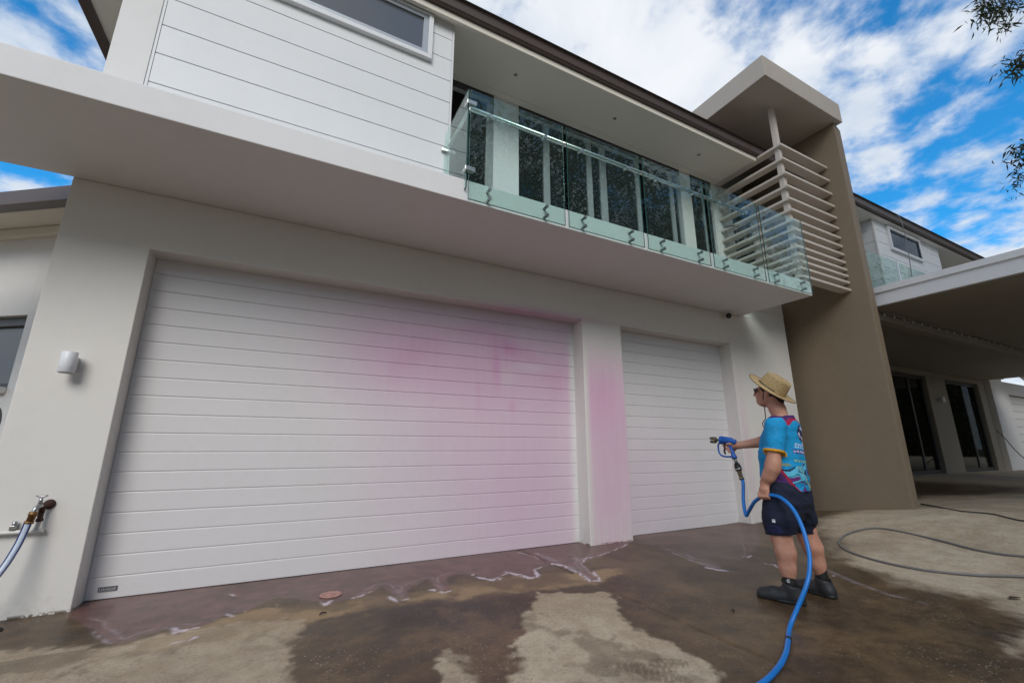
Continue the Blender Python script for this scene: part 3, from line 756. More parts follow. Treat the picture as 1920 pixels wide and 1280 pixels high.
ls = thing('louvre_screen', 'beige corner screen of horizontal louvre slats beside the taupe fin wall', 'screen', (5.97, 3.0, 3.2))
ZT = [5.323, 5.087, 4.852, 4.638, 4.438, 4.262, 4.100, 3.962, 3.828, 3.698, 3.582, 3.480, 3.378, 3.262]
first = None
for i, zt in enumerate(ZT):
    if first is None:
        first = MB().prism([(5.958, 3.0), (7.178, 3.0), (7.178, 3.135), (6.093, 3.135), (6.093, YB - .016), (5.958, YB - .016)], zt - .036, zt, .003).build('slat', M['slat'], ls)
    else: dup(first, ls, (0, 0, (zt - ZT[0]) * S))
MB().box(5.998, 6.066, 3.055, 3.125, 3.235, 5.998, .004).build('post', M['slat'], ls)

# ------------------------------------------------------------------ glass balustrade
bal = thing('glass_balustrade', 'frameless green tinted glass balustrade along the balcony edge', 'balustrade', (3.4, 2.84, ZS0))
YG = 2.84
PAN = [(1.072, 1.992, (1.254, 1.80)), (2.036, 2.928, (2.208, 2.775)), (2.984, 3.885, (3.195, 3.75)), (3.946, 4.845, (4.154, 4.692)), (4.902, 5.790, (5.08, 5.635))]
for a, b_, so in PAN:
    gp = MB().box(a, b_, YG - .005, YG + .005, 2.897, 3.926).build('glass_panel', M['glass'], bal)
    e = MB(); e.box(a, b_, YG - .005, YG + .005, 2.894, 2.8965); e.box(a - .0022, a - .0003, YG - .005, YG + .005, 2.894, 3.926)
    e.box(b_ + .0003, b_ + .0022, YG - .005, YG + .005, 2.894, 3.926)
    e.build('polished_edge', M['edge'], gp)
    for x in so:
        for z in (2.943, 3.028):
            s_ = MB(); s_.tube([(x, YG - .014, z), (x, YG - .0055, z)], .0165, 14); s_.tube([(x, YG + .0055, z), (x, YS + .001, z)], .013, 12)
            s_.build('standoff', M['steel_dark'] if x > 1.3 else M['steel'], gp)
gp = MB().box(1.050, 1.060, YG + .012, YC - .005, 3.00, 3.93).build('glass_panel', M['glass'], bal, 'short return panel meeting the cladding')
e = MB(); e.box(1.050, 1.060, YG + .009, YG + .0118, 3.0, 3.93); e.box(1.050, 1.060, YG + .012, YC - .005, 2.997, 2.9997); e.build('polished_edge', M['edge'], gp)
for z in (3.16, 3.79):
    b = MB(); b.box(1.035, 1.047, YG - .012, YG + .05, z - .018, z + .018, .003); b.box(1.035, 1.12, YG - .018, YG - .0065, z - .018, z + .018, .003); b.box(1.062, 1.115, YG + .007, YG + .016, z - .018, z + .018, .003)
    b.build('corner_clamp', M['steel'], bal)
YR = 2.905
hr = MB(); hr.tube([(1.09, YR, 3.80), (4.75, YR, 3.80)], .020, 14); hr.tube([(1.09, YR, 3.80), (1.09, YC - .03, 3.80)], .015, 12)
hr = hr.build('handrail', M['steel'], bal)
b = MB()
b.box(1.02, 1.155, YC - .03, YC - .004, 3.735, 3.765, .006); b.tube([(1.09, YC - .03, 3.80), (1.09, YC - .02, 3.75)], .012); b.build('wall_plate', M['steel'], bal)
br = None
for x in (1.255, 1.80, 2.21, 2.78, 3.20, 3.75, 4.16, 4.64):
    if br is None:
        b = MB(); b.tube([(x, YR, 3.79), (x, YR - .01, 3.745), (x, YG + .006, 3.735)], .0085, 8); b.tube([(x, YG + .0055, 3.735), (x, YG + .013, 3.735)], .018, 12); b.tube([(x, YG - .012, 3.735), (x, YG - .0055, 3.735)], .018, 12)
        br = b.build('bracket', M['steel'], hr); x_0 = x
    else: dup(br, hr, ((x - x_0) * S, 0, 0))

bal2 = thing('glass_balustrade', 'glass balustrade with steel posts above the white carport slab', 'balustrade', (9.6, 2.98, 3.3))
for a, b_ in ((7.62, 8.76), (8.80, 10.15), (10.19, 11.5), (11.54, 12.9)):
    MB().box(a, b_, 2.975, 2.985, 3.34, 4.02).build('glass_panel', M['glass_plain'], bal2)
for x in (8.78, 10.17, 11.52):
    MB().box(x - .018, x + .018, 2.955, 2.972, 3.22, 4.03, .003).build('post', M['lampwhite'], bal2)

# ------------------------------------------------------------------ carport
cp = thing('carport', 'white flat roofed carport reaching out from the house on the right', 'carport', (7.55, 1.9, 3.03))
pr = [(7.60, 3.03), (7.60, 3.215), (7.575, 3.222), (7.575, 3.31), (15, 3.31), (15, 3.03)]
b = MB(); L = [b.bm.verts.new(b.P((q[0], .75, q[1]))) for q in pr]; R = [b.bm.verts.new(b.P((q[0], 2.95, q[1]))) for q in pr]
for i in range(len(pr)): b.bm.faces.new((L[i], L[(i + 1) % len(pr)], R[(i + 1) % len(pr)], R[i]))
b.bm.faces.new(L); b.bm.faces.new(R[::-1]); b.build('roof_slab', M['slab'], cp)
MB().box(7.66, 14.95, .80, 2.94, 3.018, 3.0285).build('shade_sheet', M['porch'], cp)  # added dark sheet deepens the shade under the slab
MB().box(13.4, 13.9, .9, 1.4, .2, 3.016, .01).build('column', M['white'], cp)
MB().box(8.9, 9.2, .80, 1.1, .2, 3.016, .01).build('column', M['white'], cp)

st = thing('light_string', 'string of small clear party bulbs hung along the porch beam', 'string lights', (11, 2.93, 2.96))
pts = []; n = 15
for i in range(n + 1): 
    x = 7.7 + i * 0.62; pts.append((x, 2.93, 2.965 + .005 * i - .022 * math.sin(math.pi * ((i * .5) % 1))))
b = MB(); b.tube([tuple(p) for p in spline(pts, 4)], .0055, 6); b.build('cable', M['black'], st)
bul = None
for i in range(30):
    x = 7.85 + i * .31; z = 2.972 + .008 * i * .31
    if bul is None:
        b = MB(); b.tube([(x, 2.93, z), (x, 2.93, z - .012), (x, 2.93, z - .03), (x, 2.93, z - .045), (x, 2.93, z - .052)], [.006, .007, .011, .009, .003], 10)
        bul = b.build('bulb', M['bulb'], st); x_0, z_0 = x, z
    else: dup(bul, st, ((x - x_0) * S, 0, (z - z_0) * S))

# pale garage wing far right, seen under the carport
fw = thing('garage_wing', 'pale garage wing with a capped pier at the far right end', 'building', (21.5, 5.2, .34))
MB().box(19.51, 20.55, 5.02, 5.5, .2, 3.14, .01).build('pier', M['white'], fw)
MB().prism([(19.505, 4.96), (20.62, 4.96), (20.62, 5.55), (19.505, 5.55)], 3.143, 3.25, .02).build('cap', M['white'], fw)
holed_wall('wall', M['white'], fw, 20.552, 27, .2, 3.12, [(21.3, 26, .3, 2.72)], 5.12, 5.4, .01)
for k in range(9):
    MB().box(21.3, 26, 5.24, 5.27, .40 + k * .255, .645 + k * .255, .008).build('door_panel', M['white'], fw)
MB().box(21.25, 26.05, 5.29, 5.31, .25, 2.75).build('door_backing', M['joint'], fw)
sg = MB().prism([(21.9, 4.88), (24.6, 4.88), (24.6, 4.93), (21.9, 4.93)], 0, .34, .004)
bmesh.ops.rotate(sg.bm, verts=sg.bm.verts[:], cent=Vector((21.9 * S, 4.9 * S, 0)), matrix=Matrix.Rotation(math.radians(14), 3, 'Y'))
for v in sg.bm.verts: v.co.z += 3.32 * S
sgo = sg.build('plank', M['lampwhite']); tag(sgo, 'pale perforated plank lying tilted above the far garage pier', 'plank')
hz = MB()
for i in range(8): 
    x = 22.05 + i * .3; hz.box(x, x + .09, 4.872, 4.879, 3.42 - (x - 21.9) * .249, 3.50 - (x - 21.9) * .249)
hz.build('hole', M['black'], sgo)

# ------------------------------------------------------------------ side wing on the left, turned away
A0 = np.array([-1.690, 4.164]); u_ = np.array([-0.814, 0.581]); nrm = np.array([-.581, -.814])
sw = thing('side_wing', 'white single storey wing with dark gutter and window, left of the garage', 'building', (-2.4, 4.9, 0))
def wb(name, mat, s0, s1, d0, d1, z0, z1, bev=0, parent=sw):
    """box along the wing: s along the wall to the left, d forward of its face"""
    b = MB(); q = lambda s, d: A0 + u_ * s + nrm * d
    p = [q(s0, d0), q(s1, d0), q(s1, d1), q(s0, d1)]
    return b.prism(p, z0, z1, bev).build(name, mat, parent)
WD = -0.42                                                     # wall face behind the gutter line
def wing_pt(u, v):
    d = ray(u, v); n = nrm; o = A0 + nrm * WD; k = (o @ n) / (d[0] * n[0] + d[1] * n[1]); p = np.array([0, 0, 1.]) + d * k
    return (p[:2] - o) @ u_, p[2]
wb('gutter', M['gutter'], -.085, 6, -.10, 0, 2.83, 2.955, .008)
wb('soffit', M['soffit'], -.085, 6, WD, -.10, 2.86, 2.88)
wb('soffit_trim', M['soffit'], -.085, 6, WD, WD + .06, 2.78, 2.855, .006)
s1_, zt_ = wing_pt(52, 590); s2_, zb_ = wing_pt(20, 728)
wb('wall', M['white'], -.085, s1_ - .001, WD - .2, WD, -.1, 2.86)
wb('wall', M['white'], s1_, 6, WD - .2, WD, zt_, 2.86)
wb('wall', M['white'], s1_, 6, WD - .2, WD, -.1, zb_)
fr = wb('window', M['dark_frame'], s1_ + .003, s1_ + .05, WD - .12, WD - .05, zb_ + .003, zt_ - .003)
wb('frame', M['dark_frame'], s1_ + .051, 4, WD - .12, WD - .05, zt_ - .075, zt_ - .003, 0, fr)
wb('frame', M['dark_frame'], s1_ + .051, 4, WD - .12, WD - .05, zb_ + .003, zb_ + .05, 0, fr)
wb('pane', M['pane_dark'], s1_ + .051, 4, WD - .10, WD - .09, zb_ + .05, zt_ - .075, 0, fr)
wb('sill', M['white'], s1_, 5, WD + .002, WD + .05, zb_ - .04, zb_ + .01, .005)
rf = MB(); q = lambda s, d: A0 + u_ * s + nrm * d
rf.bm.faces.new([rf.bm.verts.new(rf.P((*p, z))) for p, z in ((q(-.6, -.02), 2.957), (q(6, -.02), 2.957), (q(6, -3), 3.9), (q(-.6, -3), 3.9))])
rf.build('roof', M['roof'], sw)

# ------------------------------------------------------------------ small fittings
def lathe(prof, n=24, scale=S):
    """surface of revolution round z: prof = [(r, z)]"""
    b = MB(scale); rings = [[b.bm.verts.new(b.P((r * math.cos(2 * math.pi * j / n), r * math.sin(2 * math.pi * j / n), z))) for j in range(n)] for r, z in prof]
    for i in range(len(prof) - 1):
        for j in range(n):
            f = b.bm.faces.new((rings[i][j], rings[i][(j + 1) % n], rings[i + 1][(j + 1) % n], rings[i + 1][j])); f.smooth = True
    b.bm.faces.new(rings[0][::-1]); b.bm.faces.new(rings[-1])
    return b
def shift(b, p):
    for v in b.bm.verts: v.co += Vector(p) * S
    return b

wl = thing('wall_light', 'white up-down cylinder light on the wall left of the wide garage door', 'wall light', (-1.34, YW, 1.53))
shift(lathe([(.037, -.070), (.041, -.066), (.041, .066), (.037, .070)]), (-1.335, YW - .082, 1.535)).build('shade', M['lampwhite'], wl)
shift(lathe([(.034, -.0725), (.034, -.0705)]), (-1.335, YW - .082, 1.535)).build('lens', M['frame'], wl)
MB().box(-1.362, -1.308, YW - .04, YW - .001, 1.49, 1.58, .004).build('wall_mount', M['lampwhite'], wl)
wl2 = thing('wall_light', 'small pale wall light between the two dark porch doors', 'wall light', (15.95, PY, 2.2))
shift(lathe([(.045, -.075), (.05, -.07), (.05, .07), (.045, .075)]), (15.85, PY - .10, 2.26)).build('shade', M['lampwhite'], wl2)
MB().box(15.82, 15.88, PY - .052, PY - .001, 2.22, 2.30).build('wall_mount', M['lampwhite'], wl2)

cm = thing('security_camera', 'small black dome security camera under the slab near its right end', 'camera', (5.42, 3.78, 2.9))
p = on_z(1366, 588, 2.865)
b = MB(); b.tube([(p[0], p[1], 2.899), (p[0], p[1], 2.885)], .035, 16); b.tube([(p[0], p[1], 2.885), (p[0], p[1], 2.865)], .012, 10); b.build('mount', M['lampwhite'], cm)
shift(lathe([(.004, -.040), (.022, -.034), (.036, -.018), (.040, 0), (.036, .018), (.022, .034), (.004, .04)], 18), (p[0], p[1], 2.835)).build('dome', M['black'], cm)

# tap with its pipework and the hose screwed on to it
tp = thing('garden_tap', 'old brass garden tap on a white pipe, low on the left wall', 'tap', (-1.30, YW, .60))
b = MB(); b.tube(spline([(-3.2, YW - .030, .488), (-1.42, YW - .030, .488), (-1.350, YW - .030, .488), (-1.322, YW - .033, .493), (-1.306, YW - .037, .510), (-1.300, YW - .04, .548)], 6), .0125, 12); b.build('pipe', M['pipe'], tp)
b = MB(); b.tube([(-1.300, YW - .04, .545), (-1.300, YW - .04, .562), (-1.300, YW - .04, .563), (-1.300, YW - .04, .60)], [.018, .018, .014, .014], 10); b.build('nut', M['rust'], tp)
b = MB(); b.tube([(-1.283, YW - .001, .640), (-1.283, YW - .010, .640), (-1.283, YW - .011, .640), (-1.297, YW - .05, .637)], [.030, .029, .018, .016], 14); b.tube([(-1.300, YW - .04, .595), (-1.300, YW - .04, .65)], .016, 10); b.build('tee_joint', M['rust'], tp)
b = MB(); b.tube(spline([(-1.298, YW - .045, .637), (-1.305, YW - .065, .638), (-1.313, YW - .085, .628), (-1.316, YW - .092, .605)], 5), .013, 10); b.tube([(-1.306, YW - .066, .638), (-1.306, YW - .066, .672), (-1.306, YW - .066, .69)], [.012, .010, .005], 10); b.build('spout', M['chrome'], tp)
b = MB(); b.tube([(-1.334, YW - .062, .698), (-1.318, YW - .065, .692), (-1.306, YW - .066, .690), (-1.294, YW - .068, .692), (-1.278, YW - .071, .699)], [.004, .005, .008, .005, .004], 8); b.build('handle', M['chrome'], tp)
b = MB(); b.tube([(-1.316, YW - .092, .608), (-1.318, YW - .094, .585), (-1.318, YW - .094, .584), (-1.323, YW - .098, .552)], [.021, .021, .018, .018], 10); b.tube([(-1.323, YW - .098, .554), (-1.325, YW - .099, .543)], .023, 12); b.build('hose_fitting', M['brass'], tp)
b = MB(); b.box(-1.425, -1.400, YW - .046, YW - .001, .502, .528, .003); b.tube([(-1.412, YW - .025, .525), (-1.412, YW - .025, .55)], .012, 8); b.build('pipe_clip', M['chrome'], tp)
hp = spline([(-1.325, YW - .099, .545), (-1.331, YW - .105, .49), (-1.340, YW - .12, .42), (-1.362, YW - .15, .32), (-1.40, YW - .19, .22), (-1.46, YW - .24, .12), (-1.58, YW - .31, .045), (-1.8, YW - .38, .018), (-2.3, YW - .4, .018), (-3.2, YW - .7, .018), (-4.4, YW - .6, .018), (-5.2, YW - 1.4, .018)], 8)
b = MB(); b.tube(hp, .0165, 12); h1 = b.build('garden_hose', M['hose_clear']); tag(h1, 'pale clear hose with navy stripes hanging from the brass tap', 'hose')
for sx, sy in ((-.0145, -.009), (.0145, -.009)):
    b = MB(); b.tube([Vector(p) + Vector((sx, sy, .002)) for p in hp], .0042, 6); b.build('stripe', M['hose_navy'], h1)

# dark equipment just peeping round the left corner of the wall
d = ray(-24, 790); k = 4.25 / d[1]; pc = np.array([0, 0, 1.]) + d * k
rl = thing('hose_reel', 'dark hose reel with blue hose showing past the left wall edge', 'hose reel', (pc[0], pc[1], 0))
b = MB(); b.tube([(pc[0] - .12, pc[1], pc[2]), (pc[0] + .02, pc[1], pc[2] - .0)], .115, 24); b.build('drum', M['black'], rl)
b = MB()
for i in range(4): b.tube([(pc[0] - .09 + i * .03 + .004 * math.sin(a), pc[1] + .085 * math.cos(a), pc[2] + .085 * math.sin(a)) for a in np.linspace(0, 6.2, 28)], .015, 8)
b.build('hose', M['hose_blue'], rl)
b = MB(); b.tube([(pc[0] - .16, pc[1] - .1, 0), (pc[0] - .1, pc[1], pc[2])], .015); b.tube([(pc[0] - .16, pc[1] + .1, 0), (pc[0] - .1, pc[1], pc[2])], .015); b.build('stand', M['steel_dark'], rl)

# things lying on the concrete
p = on_g(620, 1115)
b = lathe([(.068, 0), (.073, .002), (.072, .005), (.060, .006), (.058, .0045), (.02, .0045), (.018, .006), (.004, .006)], 28); shift(b, (p[0], p[1], p[2] + .001))
tag(b.build('pit_lid', M['lid']), 'round pink stained lid set in the wet concrete', 'lid')
b = MB(); p = np.array([-1.36, 3.70, 0])
b.prism([(p[0] + .06 * math.cos(a) * (1.3), p[1] + .05 * math.sin(a)) for a in np.linspace(0, 2 * math.pi, 18, endpoint=False)], .0, .006)
o = b.build('drain_grate', M['hole']); tag(o, 'small black drain cover at the foot of the left wall', 'drain')
b = MB()
for i in range(5): b.box(p[0] - .06, p[0] + .06, p[1] - .032 + i * .015, p[1] - .026 + i * .015, .0065, .009)
b.build('bar', M['black'], o)
def leaf_litter(u, v, an, ln, label):
    p = on_g(u, v); b = MB(); c, s_ = math.cos(an), math.sin(an); k = []
    for i in range(7):
        q = i / 6; wq = .22 * math.sin(math.pi * q) * ln; x = (q - .5) * ln; z = .004 + .005 * math.sin(math.pi * q)
        k.append([b.bm.verts.new(b.P((p[0] + x * c - e * wq * s_, p[1] + x * s_ + e * wq * c, p[2] + z + abs(e) * .006))) for e in (-1, 0, 1)])
    for i in range(6):
        for j in range(2): b.bm.faces.new((k[i][j], k[i + 1][j], k[i + 1][j + 1], k[i][j + 1]))
    bmesh.ops.remove_doubles(b.bm, verts=b.bm.verts[:], dist=1e-5)
    tag(b.build('fallen_leaf', M['leafdry']), label, 'leaf')
leaf_litter(1903, 1123, -.3, .10, 'dark curled leaf on dry concrete at the right edge')
leaf_litter(605, 1152, .5, .05, 'dark leaf scrap on the wet edge below the pink lid')
leaf_litter(1375, 1147, .9, .05, 'thin dark leaf on wet concrete left of the boots')

def ground_hose(pix, r, name, mat, label, tail=()):
    pts = [on_g(u, v, r) for u, v in pix]; pts = list(tail[::-1]) + pts if tail else pts
    b = MB(); b.tube(spline([tuple(p) for p in pts], 10), r, 10); o = b.build(name, mat); tag(o, label, 'hose'); return o
ground_hose([(3600, 1060), (2600, 1040), (2080, 1008), (1920, 994), (1830, 985), (1740, 981), (1650, 986), (1600, 996), (1574, 1012), (1586, 1030), (1640, 1049), (1720, 1066), (1820, 1077), (1930, 1081), (2080, 1078), (2500, 1075), (3400, 1110)], .0096, 'grey_hose', M['hose_grey'], 'grey hose looped on the dry concrete right of the man')
ground_hose([(1727, 944), (1760, 950), (1800, 957), (1860, 966), (1925, 973), (2060, 982), (2500, 1000), (3400, 1045)], .0075, 'dark_hose', M['hose_dark'], 'thin dark hose running right from the foot of the fin wall')
pA = on_y(1862, 808, PY - .2)
b = MB(); b.tube(spline([tuple(on_y(1868, 806, 4.98)), tuple(on_y(1885, 822, 4.9)), tuple(on_y(1905, 845, 4.6)), tuple(on_y(1925, 862, 4.3)), tuple(on_y(1960, 885, 4.0))], 6), .011, 8)
tag(b.build('red_hose', M['rust']), 'thin reddish hose sloping across the far pale pier', 'hose')
b = MB()
pp = [on_y(1680, 405, 3.22), on_y(1687, 408, 3.10), on_y(1697, 440, 3.05), on_y(1704, 480, 2.98), on_y(1710, 518, 2.96)]
b.tube(spline([tuple(p) for p in pp], 6), .005, 6); tag(b.build('cable', M['hose_grey']), 'thin grey cable hanging from the gutter past the right window', 'cable')

# ------------------------------------------------------------------ the man (metres, local axes: x ahead, y to his left, z up)
class Field:
    """small signed-distance sculptor: tapered capsules, ellipsoids and cloth profiles melted together, then skinned"""
    def __init__(s, lo, hi, h):
        s.lo = np.array(lo, float); s.h = h
        s.n = np.ceil((np.array(hi) - s.lo) / h).astype(int) + 1
        s.v = np.full(s.n, 0.35, np.float32)
    def grid(s, lo, hi):
        a = np.clip(np.floor((np.array(lo) - s.lo) / s.h).astype(int), 0, s.n); b = np.clip(np.ceil((np.array(hi) - s.lo) / s.h).astype(int) + 1, 0, s.n)
        sl = tuple(slice(a[i], b[i]) for i in range(3))
        ax = [s.lo[i] + s.h * np.arange(a[i], b[i]) for i in range(3)]
        return sl, np.meshgrid(*ax, indexing='ij', sparse=True)
    def put(s, f, lo, hi, k, mode='add'):
        pad = k + .04; sl, g = s.grid(np.array(lo) - pad, np.array(hi) + pad); d = f(*g); old = s.v[sl]
        if mode == 'cut': s.v[sl] = np.maximum(old, -d); return
        if k <= 0: s.v[sl] = np.minimum(old, d); return
        q = np.clip(.5 + .5 * (old - d) / k, 0, 1); s.v[sl] = old * (1 - q) + d * q - k * q * (1 - q)
    def cone(s, a, b, ra, rb, k=.03):
        a = np.array(a, float); b = np.array(b, float); e = b - a; L2 = e @ e
        def f(x, y, z):
            q = np.clip(((x - a[0]) * e[0] + (y - a[1]) * e[1] + (z - a[2]) * e[2]) / L2, 0, 1)
            return np.sqrt((x - a[0] - e[0] * q) ** 2 + (y - a[1] - e[1] * q) ** 2 + (z - a[2] - e[2] * q) ** 2) - (ra + (rb - ra) * q)
        r = max(ra, rb); s.put(f, np.minimum(a, b) - r, np.maximum(a, b) + r, k); return s
    def sleeve(s, a, b, ra, rb, p, n, k):
        e = b - a; L2 = e @ e
        def f(x, y, z):
            q = np.clip(((x - a[0]) * e[0] + (y - a[1]) * e[1] + (z - a[2]) * e[2]) / L2, 0, 1)
            d = np.sqrt((x - a[0] - e[0] * q) ** 2 + (y - a[1] - e[1] * q) ** 2 + (z - a[2] - e[2] * q) ** 2) - (ra + (rb - ra) * q)
            d = d + .0025 * np.sin(38 * (z + .5 * x)) * np.sin(21 * x + 1)
            return np.maximum(d, (x - p[0]) * n[0] + (y - p[1]) * n[1] + (z - p[2]) * n[2])
        s.put(f, np.minimum(a, b) - ra, np.maximum(a, b) + ra, k); return s
    def chain(s, pts, rr, k=.03):
        for i in range(len(pts) - 1): s.cone(pts[i], pts[i + 1], rr[i], rr[i + 1], k)
        return s
    def ell(s, c, r, k=.03, pitch=0.0, mode='add'):
        c = np.array(c, float); r = np.array(r, float); cp, sp = math.cos(pitch), math.sin(pitch)
        def f(x, y, z):
            X = (x - c[0]) * cp + (z - c[2]) * sp; Z = -(x - c[0]) * sp + (z - c[2]) * cp; Y = y - c[1]
            k0 = np.sqrt((X / r[0]) ** 2 + (Y / r[1]) ** 2 + (Z / r[2]) ** 2); k1 = np.sqrt((X / r[0] ** 2) ** 2 + (Y / r[1] ** 2) ** 2 + (Z / r[2] ** 2) ** 2)
            return k0 * (k0 - 1) / np.maximum(k1, 1e-6)
        m = max(r); s.put(f, c - m, c + m, k, mode); return s
    def column(s, prof, k=.02, p=2.3):
        """stacked rounded sections: prof rows (z, x centre, half depth, y centre, half width)"""
        P = np.array(prof, float); P = P[P[:, 0].argsort()]
        def f(x, y, z):
            zz = z.ravel(); it = [np.interp(zz, P[:, 0], P[:, i]).reshape(z.shape) for i in range(1, 5)]
            u = np.abs(x - it[0]) / it[1]; v = np.abs(y - it[2]) / it[3]
            d = ((u ** p + v ** p) ** (1 / p) - 1) * np.minimum(it[1], it[3])
            return np.maximum(np.maximum(d, P[0, 0] - z), z - P[-1, 0])
        s.put(f, (P[:, 1].min() - P[:, 2].max(), P[:, 3].min() - P[:, 4].max(), P[0, 0]), (P[:, 1].max() + P[:, 2].max(), P[:, 3].max() + P[:, 4].max(), P[-1, 0]), k); return s
    def cut(s, p, n, lo=None, hi=None):
        """keep only the side of the plane away from n"""
        p = np.array(p, float); n = np.array(n, float); n /= np.linalg.norm(n)
        sl, (x, y, z) = s.grid(lo if lo is not None else s.lo, hi if hi is not None else s.lo + s.h * s.n)
        s.v[sl] = np.maximum(s.v[sl], (x - p[0]) * n[0] + (y - p[1]) * n[1] + (z - p[2]) * n[2]); return s
    def ripple(s, amp, f):
        sl, (x, y, z) = s.grid(s.lo, s.lo + s.h * s.n)
        a_ = x + .9 * y
        w_ = (fbm(a_ * 4.5 + z * 3.0, z * 9.0 - a_ * 4.0, f, 33, 3) - .5) * 2 + .6 * (fbm(x * 3 + 9 + z, z * 3.0 + y * 3, f * .6, 51, 2) - .5) * 2
        s.v += (amp * w_).astype(np.float32); return s
    def mesh(s, smooth=1):
        v = s.v; n = v.shape; sg = v < 0
        cell = np.zeros((n[0] - 1, n[1] - 1, n[2] - 1), bool); cs = [(i, j, k) for i in (0, 1) for j in (0, 1) for k in (0, 1)]
        sub = lambda A, c: A[c[0]:n[0] - 1 + c[0], c[1]:n[1] - 1 + c[1], c[2]:n[2] - 1 + c[2]]
        cnt = sum(sub(sg, c).astype(np.int8) for c in cs); act = (cnt > 0) & (cnt < 8)
        ids = np.full(act.shape, -1, int); I = np.argwhere(act); ids[act] = np.arange(len(I))
        val = {c: v[I[:, 0] + c[0], I[:, 1] + c[1], I[:, 2] + c[2]] for c in cs}
        acc = np.zeros((len(I), 3)); num = np.zeros(len(I))
        for a in cs:
            for ax in range(3):
                if a[ax] == 1: continue
                b = list(a); b[ax] = 1; b = tuple(b); va, vb = val[a], val[b]; cr = (va < 0) != (vb < 0)
                tt = np.where(cr, va / np.where(np.abs(va - vb) < 1e-9, 1, va - vb), 0)
                p = np.tile(np.array(a, float), (len(I), 1)); p[:, ax] += tt
                acc[cr] += p[cr]; num[cr] += 1
        V = s.lo + s.h * (I + acc / num[:, None])
        F = []
        for ax in range(3):
            o1, o2 = [(1, 2), (2, 0), (0, 1)][ax]
            lo_ = [slice(1, n[i] - 1) for i in range(3)]; lo_[ax] = slice(0, n[ax] - 1)
            hi_ = list(lo_); hi_[ax] = slice(1, n[ax])
            A, B = sg[tuple(lo_)], sg[tuple(hi_)]; E = np.argwhere(A != B); off = np.array([x.start for x in lo_]); E = E + off
            if not len(E): continue
            inside = sg[E[:, 0], E[:, 1], E[:, 2]]
            q = []
            for d1, d2 in ((0, 0), (-1, 0), (-1, -1), (0, -1)):
                e = E.copy(); e[:, o1] += d1; e[:, o2] += d2; q.append(ids[e[:, 0], e[:, 1], e[:, 2]])
            q = np.stack(q, 1); q[~inside] = q[~inside][:, ::-1]; F.append(q)
        return V, np.concatenate(F)

def np_mesh(name, V, F, mat, parent, cols=None, smooth=True):
    me = bpy.data.meshes.new(name); me.vertices.add(len(V)); me.vertices.foreach_set('co', np.asarray(V, float).ravel())
    k = F.shape[1]; me.loops.add(F.size); me.loops.foreach_set('vertex_index', F.ravel()); me.polygons.add(len(F)); me.polygons.foreach_set('loop_start', np.arange(len(F)) * k)
    me.polygons.foreach_set('use_smooth', np.full(len(F), smooth))
    if cols is not None:
        at = me.color_attributes.new('paint', 'FLOAT_COLOR', 'POINT'); at.data.foreach_set('color', np.concatenate([cols, np.ones((len(cols), 1))], 1).ravel())
    me.update(calc_edges=True); me.validate()
    o = bpy.data.objects.new(name, me); C.objects.link(o); me.materials.append(mat); o.parent = parent
    return o

def mat_print(name, rough=0.7, bumpf=None):
    m = bpy.data.materials.new(name); new_tree(m)
    a = nd('ShaderNodeAttribute', attribute_name='paint'); o = nd('ShaderNodeTexCoord').outputs['Object']
    f = noise(o, 160, 3, .6); g_ = noise(o, 9, 4, .6)
    c = mixc(g_.smooth(.35, .8) * .25, a.outputs['Color'], (0.02, 0.03, 0.05))
    out(pbsdf(c, rough, normal=bump(f * .4 + g_ * .9, .35, .01), spec=.3).outputs[0]); return m

